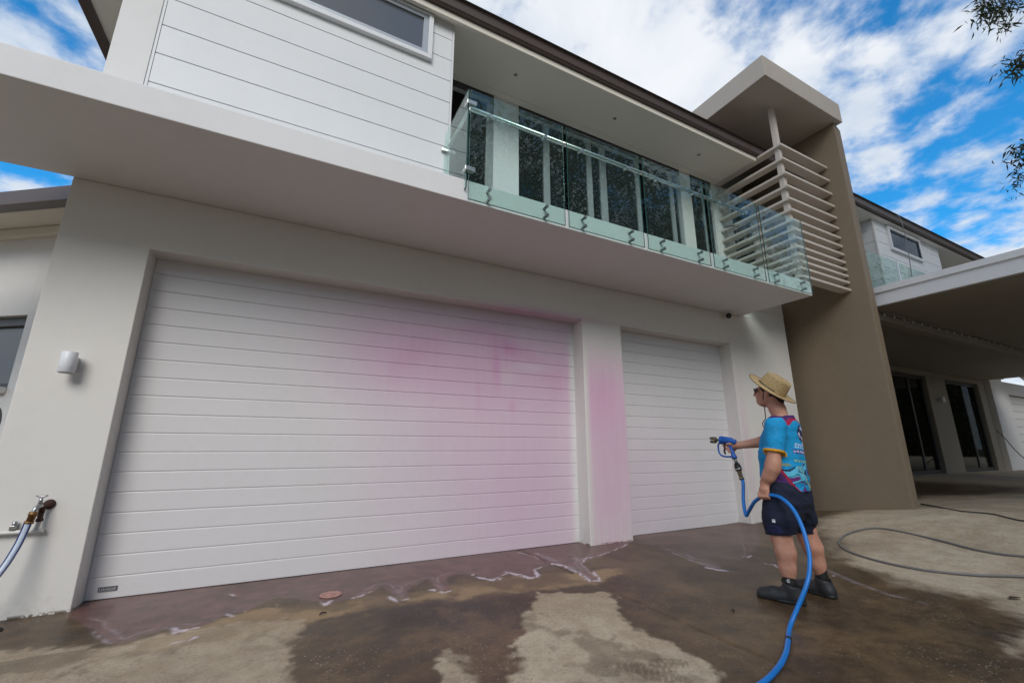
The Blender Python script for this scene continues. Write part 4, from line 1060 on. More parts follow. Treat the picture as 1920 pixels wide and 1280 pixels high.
def build_person():
    ang = math.radians(100); Rr = np.array([math.sin(ang), -math.cos(ang), 0]); Ff = np.array([math.cos(ang), math.sin(ang), 0])
    c0 = np.array([3.25, 2.02, 0]) * S
    man = thing('person', 'man in straw hat, bright blue printed shirt and navy shorts hosing the garage', 'person', (3.25, 2.02, 0), rotz=ang)
    def L(u, v, r):
        """photo pixel -> man's own axes on the plane r metres to his right"""
        d = ray(u, v); o = np.array([0, 0, S]); k = (r - (o - c0) @ Rr) / (d @ Rr); p = o + d * k - c0
        return np.array([p @ Ff, -r, p[2]])
    skin = bpy.data.materials.new('skin'); new_tree(skin); o = nd('ShaderNodeTexCoord').outputs['Object']
    c = mixc(noise(o, 14, 5, .6).smooth(.3, .75), (0.47, 0.225, 0.150), (0.58, 0.305, 0.215)); c = mixc(noise(o, 120, 3, .6).smooth(.55, .8) * .4, c, (0.26, 0.12, 0.085))
    out(pbsdf(c, .5, normal=bump(noise(o, 220, 3), .15, .002), spec=.4, sss=.05).outputs[0])
    # ---- body: one continuous skin
    B = Field((-.34, -.42, -.02), (.60, .42, 1.90), .0065)
    B.column([(.78, -.05, .11, 0, .15), (.95, -.035, .12, 0, .145), (1.10, -.035, .115, 0, .15), (1.30, -.065, .095, 0, .16), (1.40, -.09, .065, 0, .11), (1.44, -.09, .055, 0, .07)], .04)
    for sg_ in (1, -1): B.cone((-.095, sg_ * .10, 1.395), (-.10, sg_ * .18, 1.375), .045, .048, .04)
    B.chain([(-.088, 0, 1.40), (-.06, 0, 1.53), (-.035, 0, 1.60)], [.068, .062, .066], .03)
    # head, tipped back a little
    B.ell((-.015, 0, 1.685), (.098, .077, .105), .03, .2); B.ell((.045, 0, 1.645), (.055, .058, .075), .04, .2)
    B.cone((.045, 0, 1.60), (.076, 0, 1.60), .04, .026, .03); B.cone((.0, .05, 1.615), (.055, .03, 1.592), .024, .02, .03); B.cone((.0, -.05, 1.615), (.055, -.03, 1.592), .024, .02, .03)
    B.cone((.090, 0, 1.700), (.116, 0, 1.672), .010, .0145, .014); B.cone((.094, .012, 1.664), (.094, -.012, 1.664), .012, .012, .012)
    B.cone((.092, .016, 1.637), (.092, -.016, 1.637), .0105, .0105, .010); B.cone((.089, .014, 1.626), (.089, -.014, 1.626), .010, .010, .008)
    B.cone((.075, .03, 1.715), (.075, -.03, 1.715), .018, .018, .02)
    for sg_ in (1, -1): B.ell((-.018, sg_ * .078, 1.668), (.024, .010, .033), .010, .25); B.ell((-.014, sg_ * .090, 1.668), (.011, .007, .017), .004, .25, 'cut')
    # left arm hangs to the hose, right arm reaches out to the gun
    shL, elL, wrL = (-.105, .20, 1.385), (-.075, .268, 1.075), (.018, .258, .905)
    B.chain([shL, (-.095, .24, 1.23), elL], [.062, .054, .047], .05); B.chain([elL, (-.060, .268, 1.02), (-.02, .264, .955), wrL], [.047, .047, .041, .034], .05)
    shR, elR, wrR = (-.075, -.19, 1.38), (.10, -.245, 1.235), (.385, -.125, 1.212)
    B.chain([shR, (.01, -.225, 1.31), elR], [.066, .058, .052], .03); B.chain([elR, (.19, -.215, 1.245), wrR], [.053, .052, .031], .025)
    # left hand: palm, thumb and four fingers closed round the hose (hose runs along x through H)
    H = np.array([.012, .262, .808])
    B.chain([wrL, (.022, .268, .855)], [.033, .034], .02); B.ell((.020, .282, .842), (.040, .019, .042), .015)
    for i, x in enumerate((.052, .030, .008, -.013)):
        ln = (.94, 1.0, .97, .85)[i]; q = [(0, .026, .014), (0, .028, -.014 * ln), (0, .008, -.030 * ln), (0, -.017, -.021 * ln), (0, -.026, -.002)]
        B.chain([H + np.array([x, b, c_]) for _, b, c_ in q], [.0115, .0112, .0105, .0098, .0085], .006)
    B.chain([H + np.array([.045, -.005, .05]), H + np.array([.060, -.026, .022]), H + np.array([.045, -.034, -.002])], [.014, .012, .0095], .012)
    # right hand: wrapped round the pistol grip, forefinger on the trigger
    G = np.array([.452, -.105, 1.185]); gd_ = np.array([-.06, 0, -.16]) / np.linalg.norm([.06, 0, .16])   # grip axis, downwards
    B.chain([wrR, (.425, -.128, 1.205)], [.030, .031], .02); B.ell((.440, -.135, 1.198), (.032, .017, .042), .015)
    for i in range(4):
        b0 = G + gd_ * (-.028 + .021 * i); ln = (1.0, 1.05, 1.0, .86)[i]
        q = [b0 + np.array([.0, -.030, 0]), b0 + np.array([.026 * ln, -.030, 0]), b0 + np.array([.040 * ln, -.008, -.002]), b0 + np.array([.030 * ln, .020, -.002]), b0 + np.array([.008, .026, 0])]
        if i == 0: q = [b0 + np.array([.0, -.030, 0]), b0 + np.array([.032, -.024, .004]), b0 + np.array([.056, -.006, .004]), b0 + np.array([.062, .012, .0])]
        B.chain(q, [.0115, .011, .0105, .0095, .0085][:len(q)], .006)
    B.chain([(.428, -.115, 1.222), (.448, -.086, 1.228), (.476, -.078, 1.224)], [.015, .0125, .010], .012)
    # legs
    hL, kL, aL = (-.04, .105, .86), (-.012, .172, .475), (-.045, .20, .13)
    hR, kR, aR = (-.06, -.105, .86), (-.075, -.172, .475), (-.138, -.20, .13)
    for h_, k_, a_ in ((hL, kL, aL), (hR, kR, aR)):
        h_, k_, a_ = map(np.array, (h_, k_, a_)); B.chain([h_, (h_ + k_) / 2, k_], [.095, .082, .062], .04)
        cf = k_ + (a_ - k_) * .32 + np.array([-.016, 0, 0]); B.chain([k_ + np.array([-.008, 0, .03]), cf, k_ + (a_ - k_) * .66 + np.array([-.006, 0, 0]), a_], [.066, .064, .049, .041], .06)
        B.cone(k_ + np.array([.022, 0, .01]), k_ + np.array([.020, 0, -.03]), .036, .034, .05)
        B.cone(a_, (a_[0] + .02, a_[1], .05), .040, .038, .02); B.cone((a_[0] + .0, a_[1], .05), (a_[0] + .16, a_[1], .035), .036, .026, .02)
    V, F = B.mesh(); np_mesh('body', V, F, skin, man)
    # ---- shirt
    T = Field((-.36, -.40, .76), (.30, .40, 1.52), .005)
    T.column([(.832, -.050, .163, 0, .205), (.90, -.040, .173, 0, .205), (1.00, -.034, .172, 0, .205), (1.10, -.036, .166, 0, .205), (1.22, -.046, .155, 0, .208), (1.30, -.060, .140, 0, .210), (1.36, -.076, .122, 0, .190), (1.40, -.090, .104, 0, .160), (1.435, -.100, .085, 0, .118), (1.47, -.098, .076, 0, .085)], .02, 2.2)
    sl_ = {}
    for nm, a_, b_, ln, r0, r1 in (('L', shL, elL, .235, .082, .079), ('R', shR, elR, .20, .080, .078)):
        a_ = np.array(a_); b_ = np.array(b_); dr = (b_ - a_) / np.linalg.norm(b_ - a_); e = a_ + dr * (ln + .05)
        sl_[nm] = (a_ + dr * ln, dr, r1); T.sleeve(a_, e, r0, r1, a_ + dr * ln, dr, .04)
    T.ripple(.0105, 1.2)
    T.cut((0, 0, .838), (.0, 0, -1)); T.ell((-.075, 0, 1.50), (.078, .078, .055), 0, 0, 'cut')
    V, F = T.mesh(); x, y, z = V.T
    col = np.zeros((len(V), 3)); cyan = np.array([.008, .315, .64]); purple = np.array([.070, .020, .125]); red = np.array([.42, .012, .06]); dark = np.array([.012, .02, .07]); lightc = np.array([.12, .55, .78])
    col[:] = cyan
    def setc(m, c_): col[m] = c_
    ns = fbm(x * 5 + y * 3, z * 5 + y * 2, 1.0, 20); col[:] = cyan * (0.9 + .25 * ns[:, None])
    tor = np.abs(y) < .30
    # purple yoke with red piping over the shoulders
    yk_l = 1.375 + .42 * np.maximum(0, np.abs(y) - .09)
    yk = (z > yk_l) & (x > -.17 + .30 * np.maximum(0, 1.46 - z)) & (np.abs(y) < .20); setc(yk, purple)
    ed = (z > yk_l - .012) & ~yk & (x > -.20 + .30 * np.maximum(0, 1.46 - z)) & (x < -.15 + .30 * np.maximum(0, 1.46 - z)) & (np.abs(y) < .20); setc(ed, red)
    setc((z > 1.44), purple)
    # lower side panel: dark purple with a red curve, line-art swirls behind it
    armside = np.hypot(x + .09, np.abs(y) - .235) < .095; body_ = ~((z > 1.14) & armside & (np.abs(y) > .21))
    wob = .03 * (fbm(x * 9 + y * 5, z * 9, 1.0, 71, 3) - .5)
    bx = -.090 - (1.03 - z) * .50 + wob * .6
    low = (z < 1.055 + wob * 3.0 - .55 * np.maximum(0, -y - .02)) & body_
    swz = low & (x < bx)
    u = y * .9 - x * .6
    w1 = fbm(u * 9, z * 9, 1.0, 72, 2) - .5; w2 = fbm(u * 9 + 4, z * 9 + 7, 1.0, 75, 2) - .5
    a1 = np.sin(34 * (u + .16 * w1) + 22 * (z + .2 * w2)); a2 = np.sin(30 * (z + .26 * w1) - 17 * u + 1)
    loop = np.sin(5.5 * (w1 + .3 * a1) * 3.1)
    setc(swz & (a1 > .35), lightc); setc(swz & (loop > .55) & (a2 < 0), np.array([.15, .02, .16])); setc(swz & (np.abs(a1 - .2) < .17), dark); setc(swz & (np.abs(loop) < .16), dark)
    setc(swz & (a2 > .93), np.array([.30, .36, .22]))
    pl = low & (x >= bx) & (x < .05 + wob); setc(pl, purple); col[pl] *= (0.8 + .5 * ns[pl][:, None])
    setc(low & (np.abs(x - bx) < .011), red)
    # pale emblem and small rows of print on the back
    bk = (x < -.15) & (np.abs(y) < .16)
    EY = -.075; em = bk & ((((z - 1.315) / .062) ** 2 + ((y - EY) / .085) ** 2) < 1)
    setc(bk & ((((z - 1.315) / .074) ** 2 + ((y - EY) / .098) ** 2) < 1), dark)
    e1 = fbm(y * 24, z * 30, 1.0, 61, 2); setc(em & (e1 > .42), np.array([.60, .57, .78])); setc(em & (e1 > .66), dark)
    for zc, w_, c_ in ((1.212, .10, (.55, .66, .85)), (1.190, .09, (.55, .66, .85)), (1.152, .11, (.62, .60, .80)), (1.075, .12, (.42, .50, .16))):
        r_ = bk & (np.abs(z - zc - .10 * (y + .02)) < .0075) & (np.abs(y) < w_) & (np.sin(160 * y + zc * 90) > -.5); setc(r_, np.array(c_))
    setc(bk & (np.abs(z - 1.152 - .10 * (y + .02)) < .016) & (np.abs(y) < .12) & (np.abs(z - 1.152 - .10 * (y + .02)) > .0075), np.array([.10, .02, .22]))
    # yellow hems on the sleeves
    for nm in 'LR':
        p_, dr, r1 = sl_[nm]; t_ = (V - p_) @ dr; rad = np.linalg.norm((V - p_) - np.outer(t_, dr), axis=1)
        setc((t_ > -.017) & (rad < .105) & (t_ < .02) & (np.abs(y) > .13), np.array([.72, .36, .01]))
    np_mesh('shirt', V, F, mat_print('shirt_fabric'), man, col)
    # ---- shorts
    K = Field((-.36, -.36, .42), (.24, .36, .92), .0065)
    K.column([(.60, -.040, .105, 0, .16), (.68, -.050, .140, 0, .195), (.74, -.053, .158, 0, .202), (.79, -.050, .150, 0, .190), (.83, -.048, .138, 0, .178), (.88, -.045, .128, 0, .168)], .03, 2.5)
    K.chain([(-.045, .105, .82), (-.02, .15, .62), (-.002, .172, .42)], [.135, .122, .110], .06); K.chain([(-.07, -.105, .82), (-.058, -.145, .62), (-.050, -.168, .42)], [.125, .110, .098], .06)
    K.ripple(.015, 1.2)
    K.cut((-.002, .17, .497), (-.10, 0, -1), (-.3, .0, .40), (.24, .36, .6)); K.cut((-.05, -.17, .488), (.05, 0, -1), (-.36, -.36, .40), (.24, -.0, .6))
    V, F = K.mesh(); x, y, z = V.T; col = np.tile(np.array([.012, .016, .036]), (len(V), 1))
    pk_ = (y > .12) & (z < .575) & (z > .515) & (x < .05) & (x > -.07); col[pk_] = (.020, .024, .075)
    np_mesh('shorts', V, F, mat_print('navy_fabric', .8), man, col)
    # small white two-bar patch sewn on the left leg
    q = L(1455, 975, -.25); b = MB(1.0); yv = .272
    for z0_, z1_ in ((.006, .012), (-.012, .003)): b.box(q[0] - .012, q[0] + .012, yv, yv + .004, q[2] + z0_, q[2] + z1_)
    # rest the patch on the cloth surface
    near_ = V[(np.abs(x - q[0]) < .015) & (np.abs(z - q[2]) < .015) & (y > 0)]; dy_ = near_[:, 1].max() + .0005 - yv if len(near_) else 0
    for v_ in b.bm.verts: v_.co.y += dy_
    pt = b.build('leg_patch', M['lampwhite'], None); pt.location -= Vector((0, 0, 0)); pt.parent = man
    # ---- socks and boots
    for sd, a_, dirn in ((1, aL, 9.7), (-1, aR, -12)):
        cx, cy = a_[0], a_[1]; ca, sa = math.cos(math.radians(dirn)), math.sin(math.radians(dirn))
        tr = lambda px_, py_, pz_: (cx + px_ * ca - py_ * sa, cy + px_ * sa + py_ * ca, pz_)
        k_ = Field((cx - .12, cy - .12, .06), (cx + .14, cy + .12, .24), .006); k_.chain([tr(0, 0, .08), tr(0, 0, .15), (cx + .004, cy - sd * .003, .205)], [.047, .046, .0485], .01); k_.cut((0, 0, .213), (0, 0, 1))
        V, F = k_.mesh(); so = np_mesh('sock', V, F, M['black'], man)
        b_ = Field((cx - .16, cy - .20, -.02), (cx + .34, cy + .20, .22), .006)
        b_.chain([tr(-.005, 0, .16), tr(-.008, 0, .10), tr(-.02, 0, .055)], [.056, .055, .054], .03)
        b_.chain([tr(-.045, 0, .045), tr(.05, 0, .050), tr(.13, .0, .042), tr(.205, .004, .034)], [.046, .050, .050, .040], .035)
        b_.cone(tr(.06, .012, .03), tr(.19, .012, .03), .046, .040, .03); b_.cone(tr(-.045, 0, .02), tr(.2, 0, .02), .046, .044, .02)
        b_.cut((cx, cy, .136), (-.25 * ca, -.25 * sa, 1)); b_.cut((0, 0, .003), (0, 0, -1))
        V, F = b_.mesh(); bo = np_mesh('boot', V, F, M['boot'], man)
        s_ = Field((cx - .16, cy - .20, -.02), (cx + .34, cy + .20, .05), .006); s_.cone(tr(-.045, 0, .02), tr(.06, .006, .02), .053, .054, .02); s_.cone(tr(.06, .006, .02), tr(.205, .006, .02), .054, .049, .02)
        s_.cut((0, 0, .026), (0, 0, 1)); s_.cut((0, 0, .002), (0, 0, -1)); V, F = s_.mesh(); np_mesh('sole', V, F, M['black'], bo)
        tb = MB(1.0); p0 = tr(.050, 0, .135); p1 = tr(.058, 0, .162); p2 = tr(.050, 0, .168); p3 = tr(.044, 0, .14); tb.tube([p0, p1, p2, p3], .004, 6); p0 = tr(-.064, 0, .11); p1 = tr(-.068, 0, .14); p2 = tr(-.058, 0, .145); p3 = tr(-.054, 0, .115); tb.tube([p0, p1, p2, p3], .004, 6); tb.build('pull_tab', M['black'], None).parent = bo
        if sd == 1:
            e = MB(1.0); y0_ = .2505
            e.tube([(cx - .012 - .010 * math.cos(a), cy + .0475, .168 + .010 * math.sin(a)) for a in np.linspace(.7, 5.6, 16)], .0028, 6); e.box(cx - .018, cx - .012, cy + .046, cy + .050, .166, .170)
            lg = e.build('sock_mark', M['lampwhite'], None); lg.parent = so
            e = MB(1.0); e.box(cx - .018, cx + .004, cy + .0555, cy + .0585, .098, .106); e.build('boot_tag', M['frame'], None).parent = bo
    # ---- hair, glasses, hat
    hr_ = Field((-.16, -.12, 1.50), (.12, .12, 1.84), .006); hr_.ell((-.022, 0, 1.693), (.102, .083, .106), .02, .2); hr_.cone((-.085, 0, 1.62), (-.082, 0, 1.575), .045, .035, .03)
    hr_.cut((.035, 0, 1.70), (1, 0, -.15)); hr_.cut((0, 0, 1.565), (0, 0, -1)); hr_.cut((-.015, 0, 1.655), (.75, 0, -.65))
    V, F = hr_.mesh(); np_mesh('hair', V, F, M['hair'], man)
    gl_ = MB(1.0)
    for sg_ in (1, -1):
        pts = [(.112, sg_ * .006, 1.704), (.110, sg_ * .03, 1.707), (.096, sg_ * .058, 1.707), (.060, sg_ * .081, 1.706)]
        lo_ = [gl_.bm.verts.new((p_[0] - .004, p_[1], p_[2] - .027 + .006 * i)) for i, p_ in enumerate(pts)]; up_ = [gl_.bm.verts.new((p_[0] + .002, p_[1], p_[2] + .017)) for p_ in pts]
        lo2 = [gl_.bm.verts.new((p_[0] - .009, p_[1] * .97, p_[2] - .027 + .006 * i)) for i, p_ in enumerate(pts)]; up2 = [gl_.bm.verts.new((p_[0] - .003, p_[1] * .97, p_[2] + .017)) for p_ in pts]
        for i in range(3):
            gl_.bm.faces.new((lo_[i], lo_[i + 1], up_[i + 1], up_[i])); gl_.bm.faces.new((lo2[i], up2[i], up2[i + 1], lo2[i + 1])); gl_.bm.faces.new((up_[i], up_[i + 1], up2[i + 1], up2[i])); gl_.bm.faces.new((lo_[i], lo2[i], lo2[i + 1], lo_[i + 1]))
    sun_ = gl_.build('sunglasses', M['black_gloss'], None); sun_.parent = man; sun_.location = (sun_.location[0], sun_.location[1], sun_.location[2])
    e = MB(1.0)
    for sg_ in (1, -1): e.tube([(.066, sg_ * .077, 1.716), (.02, sg_ * .084, 1.712), (-.025, sg_ * .083, 1.702)], .0065, 6)
    e.tube([(.104, .008, 1.716), (.112, 0, 1.714), (.104, -.008, 1.716)], .004, 6); e.build('temple_arm', M['black'], None).parent = sun_
    # straw hat: woven crown and brim, tipped back
    hat = bpy.data.objects.new('straw_hat', None); C.objects.link(hat); hat.parent = man; hat.location = (-.034, 0, 1.712); hat.rotation_euler = (0, math.radians(-43), 0)
    n = 72
    def hat_mesh(prof, sx, sy):
        VV = []; FF = []
        for r, zz in prof:
            for j in range(n):
                a = 2 * math.pi * j / n; dr_ = .012 * math.cos(2 * a) * max(0, (r - .11) / .1) * -0.55; VV.append((r * sx(r) * math.cos(a), r * sy(r) * math.sin(a), zz - dr_ * 1.0))
        for i in range(len(prof) - 1):
            for j in range(n): FF.append((i * n + j, i * n + (j + 1) % n, (i + 1) * n + (j + 1) % n, (i + 1) * n + j))
        return np.array(VV), np.array(FF)
    ridge = lambda i: .0016 * (1 if i % 2 else -1)
    crown = [(.117, .006)]; 
    for i in range(1, 13): crown.append((.118 - .0013 * i + ridge(i), .006 + .0093 * i))
    crown += [(.096 + ridge(1), .126), (.088, .130), (.070, .131), (.052, .127), (.036, .122), (.018, .119), (.002, .118)]
    el = lambda r: 1.08; ew = lambda r: .92
    V, F = hat_mesh(crown, el, ew); x, y, z = V.T; V[:, 2] -= .018 * np.exp(-(y / .03) ** 2) * (z > .095)
    np_mesh('crown', V, F, M['straw'], hat)
    br_ = [(.114, .010)]
    for i in range(0, 22): br_.append((.116 + .0043 * i, .004 - .010 * (i / 21) ** 1.2 + ridge(i) * .7 + .010 * (i / 21) ** 3))
    br_ += [(.2105, .004)] + [(.116 + .0043 * i, .0005 - .010 * (i / 21) ** 1.2 + .010 * (i / 21) ** 3) for i in range(21, -1, -1)]
    V, F = hat_mesh(br_, lambda r: 1.04, lambda r: .97); np_mesh('brim', V, F, M['straw'], hat)
    e = MB(1.0); e.tube([(.2095 * 1.04 * math.cos(a), .2095 * .97 * math.sin(a), .0045 + .0066 * math.cos(2 * a)) for a in np.linspace(0, 2 * math.pi, 73)], .003, 6, False); e.build('edge_binding', M['cordbrown'], None).parent = hat
    e = MB(1.0); e.tube([((.119) * 1.08 * math.cos(a), .119 * .92 * math.sin(a), .016) for a in np.linspace(math.radians(35), math.radians(122), 20)], .0036, 6); e.build('hat_band', M['black'], None).parent = hat
    e = MB(1.0); e.tube(spline([(.005, .082, 1.69), (.012, .079, 1.64), (.030, .060, 1.595), (.040, .025, 1.568), (.044, .008, 1.550), (.045, .006, 1.50), (.048, .006, 1.455), (.062, .012, 1.43), (.078, .012, 1.405), (.070, .008, 1.375), (.048, .002, 1.365)], 6), .0038, 6); e.build('chin_cord', M['black'], None).parent = man
    # objects made with MB(1.0).build(..., None) carry their own centred origin, already in the man's axes
    return man, L, c0, Ff, Rr, ang

def mat_straw():
    m = bpy.data.materials.new('straw'); new_tree(m); o = nd('ShaderNodeTexCoord').outputs['Object']
    sp = nd('ShaderNodeSeparateXYZ'); link(o, sp.inputs[0]); X, Y, Z = (N(sp.outputs[i]) for i in range(3))
    an = N.op('ARCTAN2', Y, X); rad = N.op('SQRT', X * X + Y * Y) + Z * 1.0
    wv = (an * 60.0).sin() * (rad * 900.0).sin(); nz_ = noise(o, 90, 4, .7)
    c = mixc((wv * .25 + .5 + (nz_ - .5) * 1.0).smooth(.25, .85), (0.30, 0.19, 0.08), (0.68, 0.52, 0.27))
    out(pbsdf(c, .65, normal=bump(wv * .6 + nz_, .7, .004), spec=.35).outputs[0]); return m
M['straw'] = mat_straw()
M['boot'] = mat_plain('black_rubber_boot', (0.022, 0.023, 0.026), 0.5, 0, .5, .3, 30, .2)
M['hair'] = mat_plain('dark_hair', (0.022, 0.013, 0.009), 0.6, 0, .4, .3, 90, .6)
M['black_gloss'] = mat_plain('black_lens', (0.012, 0.010, 0.010), 0.12)
M['cordbrown'] = mat_plain('brown_binding', (0.10, 0.055, 0.03), 0.7)
man, ML, MC, MF, MR, MANG = build_person()

def mw(p):
    """man's own axes (metres) -> world metres"""
    p = np.asarray(p, float); return MC + MF * p[0] - MR * p[1] + np.array([0, 0, p[2]])

# ---- spray gun in his right hand
gun = thing('spray_gun', 'blue trigger spray gun with four nozzle tips in the man\'s right hand', 'spray gun', tuple(mw((.45, -.105, 1.18)) / S), rotz=MANG)
def gb(b, name, mat, parent=gun):
    for v in b.bm.verts: v.co = Vector(v.co) - Vector((.45, -.105, 1.18))
    bmesh.ops.recalc_face_normals(b.bm, faces=b.bm.faces[:])
    me = bpy.data.meshes.new(name); b.bm.to_mesh(me); b.bm.free(); me.materials.append(mat); o = bpy.data.objects.new(name, me); C.objects.link(o); o.parent = parent; return o
gy = -.105
b = MB(1.0); b.tube([(.392, gy, 1.244), (.398, gy, 1.244), (.420, gy, 1.248), (.440, gy, 1.256), (.528, gy, 1.264), (.535, gy, 1.264)], [.016, .025, .025, .033, .039, .033], 14); b.tube([(.528, gy, 1.263), (.548, gy, 1.265)], [.041, .041], 14); gb(b, 'barrel', M['gunblue'])
b = MB(1.0); b.tube([(.475, gy, 1.25), (.458, gy, 1.20), (.440, gy, 1.14), (.428, gy, 1.10), (.424, gy, 1.088)], [.021, .020, .018, .026, .026], 12); gb(b, 'grip', M['gunblue'])
b = MB(1.0); b.tube(spline([(.545, gy, 1.245), (.572, gy, 1.225), (.578, gy, 1.17), (.565, gy, 1.125), (.52, gy, 1.105), (.43, gy, 1.105)], 6), .0085, 8); gb(b, 'trigger_guard', M['gunblue'])
b = MB(1.0); b.tube([(.520, gy, 1.235), (.512, gy, 1.19), (.520, gy, 1.15), (.512, gy, 1.125)], [.010, .011, .010, .007], 8); gb(b, 'trigger', M['rust'])
nz0 = None
for j in range(4):
    a = math.pi / 4 + j * math.pi / 2; oy, oz = .023 * math.cos(a), .023 * math.sin(a)
    b = MB(1.0); b.tube([(.600, gy + oy, 1.266 + oz), (.606, gy + oy, 1.266 + oz), (.612, gy + oy, 1.266 + oz), (.645, gy + oy, 1.266 + oz)], [.012, .016, .016, .013], 8); gb(b, 'nozzle_tip', M['nozzle'])
b = MB(1.0); b.tube([(.548, gy, 1.265), (.590, gy, 1.266)], .011, 8); b.tube([(.590, gy, 1.266), (.604, gy, 1.266)], [.026, .026], 12); gb(b, 'nozzle_stem', M['nozzle'])
q1, q2 = np.array([.424, gy, 1.09]), np.array([.352, -.06, .865]); at_ = lambda k: tuple(q1 + (q2 - q1) * k)
b = MB(1.0); b.tube([at_(-.02), at_(.22)], .0155, 10); gb(b, 'steel_neck', M['steel_dark'])
b = MB(1.0); b.tube([at_(.22), at_(.30), at_(.301), at_(.42)], [.024, .026, .030, .030], 12); gb(b, 'swivel_joint', M['black'])
b = MB(1.0); b.tube([at_(.43), at_(.50)], [.034, .030], 12); gb(b, 'coupling_collar', M['chrome'])
b = MB(1.0); b.tube([at_(.50), at_(.80), at_(.801), at_(.86)], [.022, .018, .024, .021], 12); gb(b, 'brass_coupling', M['brassdull'])

# ---- the thick blue hose: gun -> loop -> left hand -> down and away over the wet ground
def mp(u, v, r): return mw(ML(u, v, r))
hp = [mw(at_(.84)), mw(at_(1.0)), mp(1394, 940, -.02), mp(1398.5, 965, -.08), mp(1404, 958, -.11), mp(1414, 941, -.19), mp(1427, 931, -.245)]
hand_ = mw((.012, .262, .808)); hp += [mw((.05, .262, .806)), hand_, mw((-.04, .264, .808)), mp(1466, 934, -.29), mp(1486, 953, -.34), mp(1503, 985, -.39), mp(1516, 1030, -.45), mp(1518, 1065, -.52), mp(1511, 1100, -.60)]
gp_ = [on_g(u, v, .0125) * S for u, v in ((1482, 1172), (1478, 1200), (1472, 1228), (1455, 1256), (1425, 1283), (1370, 1310), (1290, 1340), (1150, 1400), (1000, 1500), (900, 1700), (1000, 2100))]
hp += gp_
b = MB(1.0); b.tube(spline([tuple(p) for p in hp], 8), .0148, 14); bh = b.build('blue_hose', M['hose_blue']); tag(bh, 'thick blue hose running from the spray gun through the man\'s hand to the ground', 'hose')
pc_ = on_g(1479, 1196, .0125) * S; pd_ = on_g(1478.5, 1200, .0125) * S
b = MB(1.0); b.tube([pc_, pd_], .0158, 14); b.build('tape_band', M['black'], bh)


# ------------------------------------------------------------------ gum trees
M['bark'] = mat_plain('gum_bark', (0.22, 0.18, 0.145), 0.8, 0, .3, .4, 3, .4)
def mat_leaf(name, a, b):
    m = bpy.data.materials.new(name); new_tree(m)
    pos = nd('ShaderNodeNewGeometry').outputs['Position']
    c = mixc(noise(pos, .8, 4).smooth(.3, .7), a, b); c = mixc(noise(pos, 14, 2).smooth(.4, .7) * .4, c, (.10, .085, .03))
    d_ = nd('ShaderNodeBsdfTranslucent'); link(c, d_.inputs[0]); p = pbsdf(c, .5, spec=.4)
    mx = nd('ShaderNodeMixShader'); mx.inputs[0].default_value = .25; link(p.outputs[0], mx.inputs[1]); link(d_.outputs[0], mx.inputs[2]); out(mx.outputs[0]); return m
M['leaf'] = mat_leaf('gum_leaf', (0.022, 0.034, 0.011), (0.050, 0.064, 0.022))

def leaf_cloud(centres, n, spread, ln, wd, seed, hang=.6):
    """many narrow leaves scattered round twig ends"""
    r = np.random.RandomState(seed); cs = np.asarray(centres, float); k = r.randint(0, len(cs), n)
    p = cs[k] + r.normal(0, 1, (n, 3)) * np.asarray(spread)
    d = r.normal(0, 1, (n, 3)); d[:, 2] = d[:, 2] * (1 - hang) - hang * 1.4; d /= np.linalg.norm(d, axis=1)[:, None]
    s_ = np.cross(d, r.normal(0, 1, (n, 3))); s_ /= np.maximum(np.linalg.norm(s_, axis=1)[:, None], 1e-6)
    L_ = ln * r.uniform(.6, 1.25, (n, 1)); W_ = wd * r.uniform(.7, 1.3, (n, 1)); bend = np.cross(d, s_) * L_ * r.uniform(-.15, .15, (n, 1))
    V = np.stack([p, p + d * L_ * .4 + s_ * W_ + bend, p + d * L_, p + d * L_ * .4 - s_ * W_ + bend], 1).reshape(-1, 3)
    F = np.arange(n * 4).reshape(n, 4); return V, F

def gum_tree(x, y, hgt, spread, seed, label, group=None, leaves=5200, ln=.30, wd=.055, extra=None):
    r = random.Random(seed); t_ = thing('gum_tree', label, 'tree', (x, y, -.3), group)
    base = Vector((x * S, y * S, -.4)); b = MB(1.0); tips = []
    tr = [base + Vector((math.sin(i * .9 + seed) * .06 * i, math.cos(i * .7 + seed) * .05 * i, hgt * .62 * i / 6)) for i in range(7)]
    b.tube(spline([tuple(p) for p in tr], 4), [.30 * hgt / 14 * (1 - .62 * i / 24) for i in range(25)], 12)
    b.build('trunk', M['bark'], t_)
    b = MB(1.0)
    for i in range(11):
        k = .35 + .65 * i / 10; j = min(5, int(k * 6)); s0 = tr[j].lerp(tr[j + 1], k * 6 - j) if j < 6 else tr[6]
        a = i * 2.4 + seed; ext = spread * (.55 + .5 * r.random()) * (1.15 - .5 * k); up = hgt * (.12 + .26 * r.random())
        e_ = s0 + Vector((math.cos(a) * ext, math.sin(a) * ext, up)); mid = s0.lerp(e_, .5) + Vector((0, 0, up * .18))
        b.tube(spline([tuple(s0), tuple(mid), tuple(e_)], 4), [.11 * hgt / 14 * (1 - .85 * q / 8) for q in range(9)], 7)
        tips += [e_, s0.lerp(e_, .75) + Vector((0, 0, .3))]
        for q in range(4):
            u = Vector((r.uniform(-1, 1), r.uniform(-1, 1), r.uniform(-.2, 1))) * ext * .42; t2 = s0.lerp(e_, r.uniform(.5, .95)); b.tube([tuple(t2), tuple(t2 + u * .6), tuple(t2 + u)], [.03, .02, .008], 5); tips += [t2 + u, t2 + u * .6]
    b.build('limb', M['bark'], t_, kind='stuff')
    V, F = leaf_cloud([tuple(p) for p in tips], leaves, (hgt * .052, hgt * .052, hgt * .045), ln, wd, seed)
    V = V - np.array(wloc(t_)); o = np_mesh('crown', V, F, M['leaf'], t_, smooth=False); o['kind'] = 'stuff'
    if extra: extra(t_)
    return t_

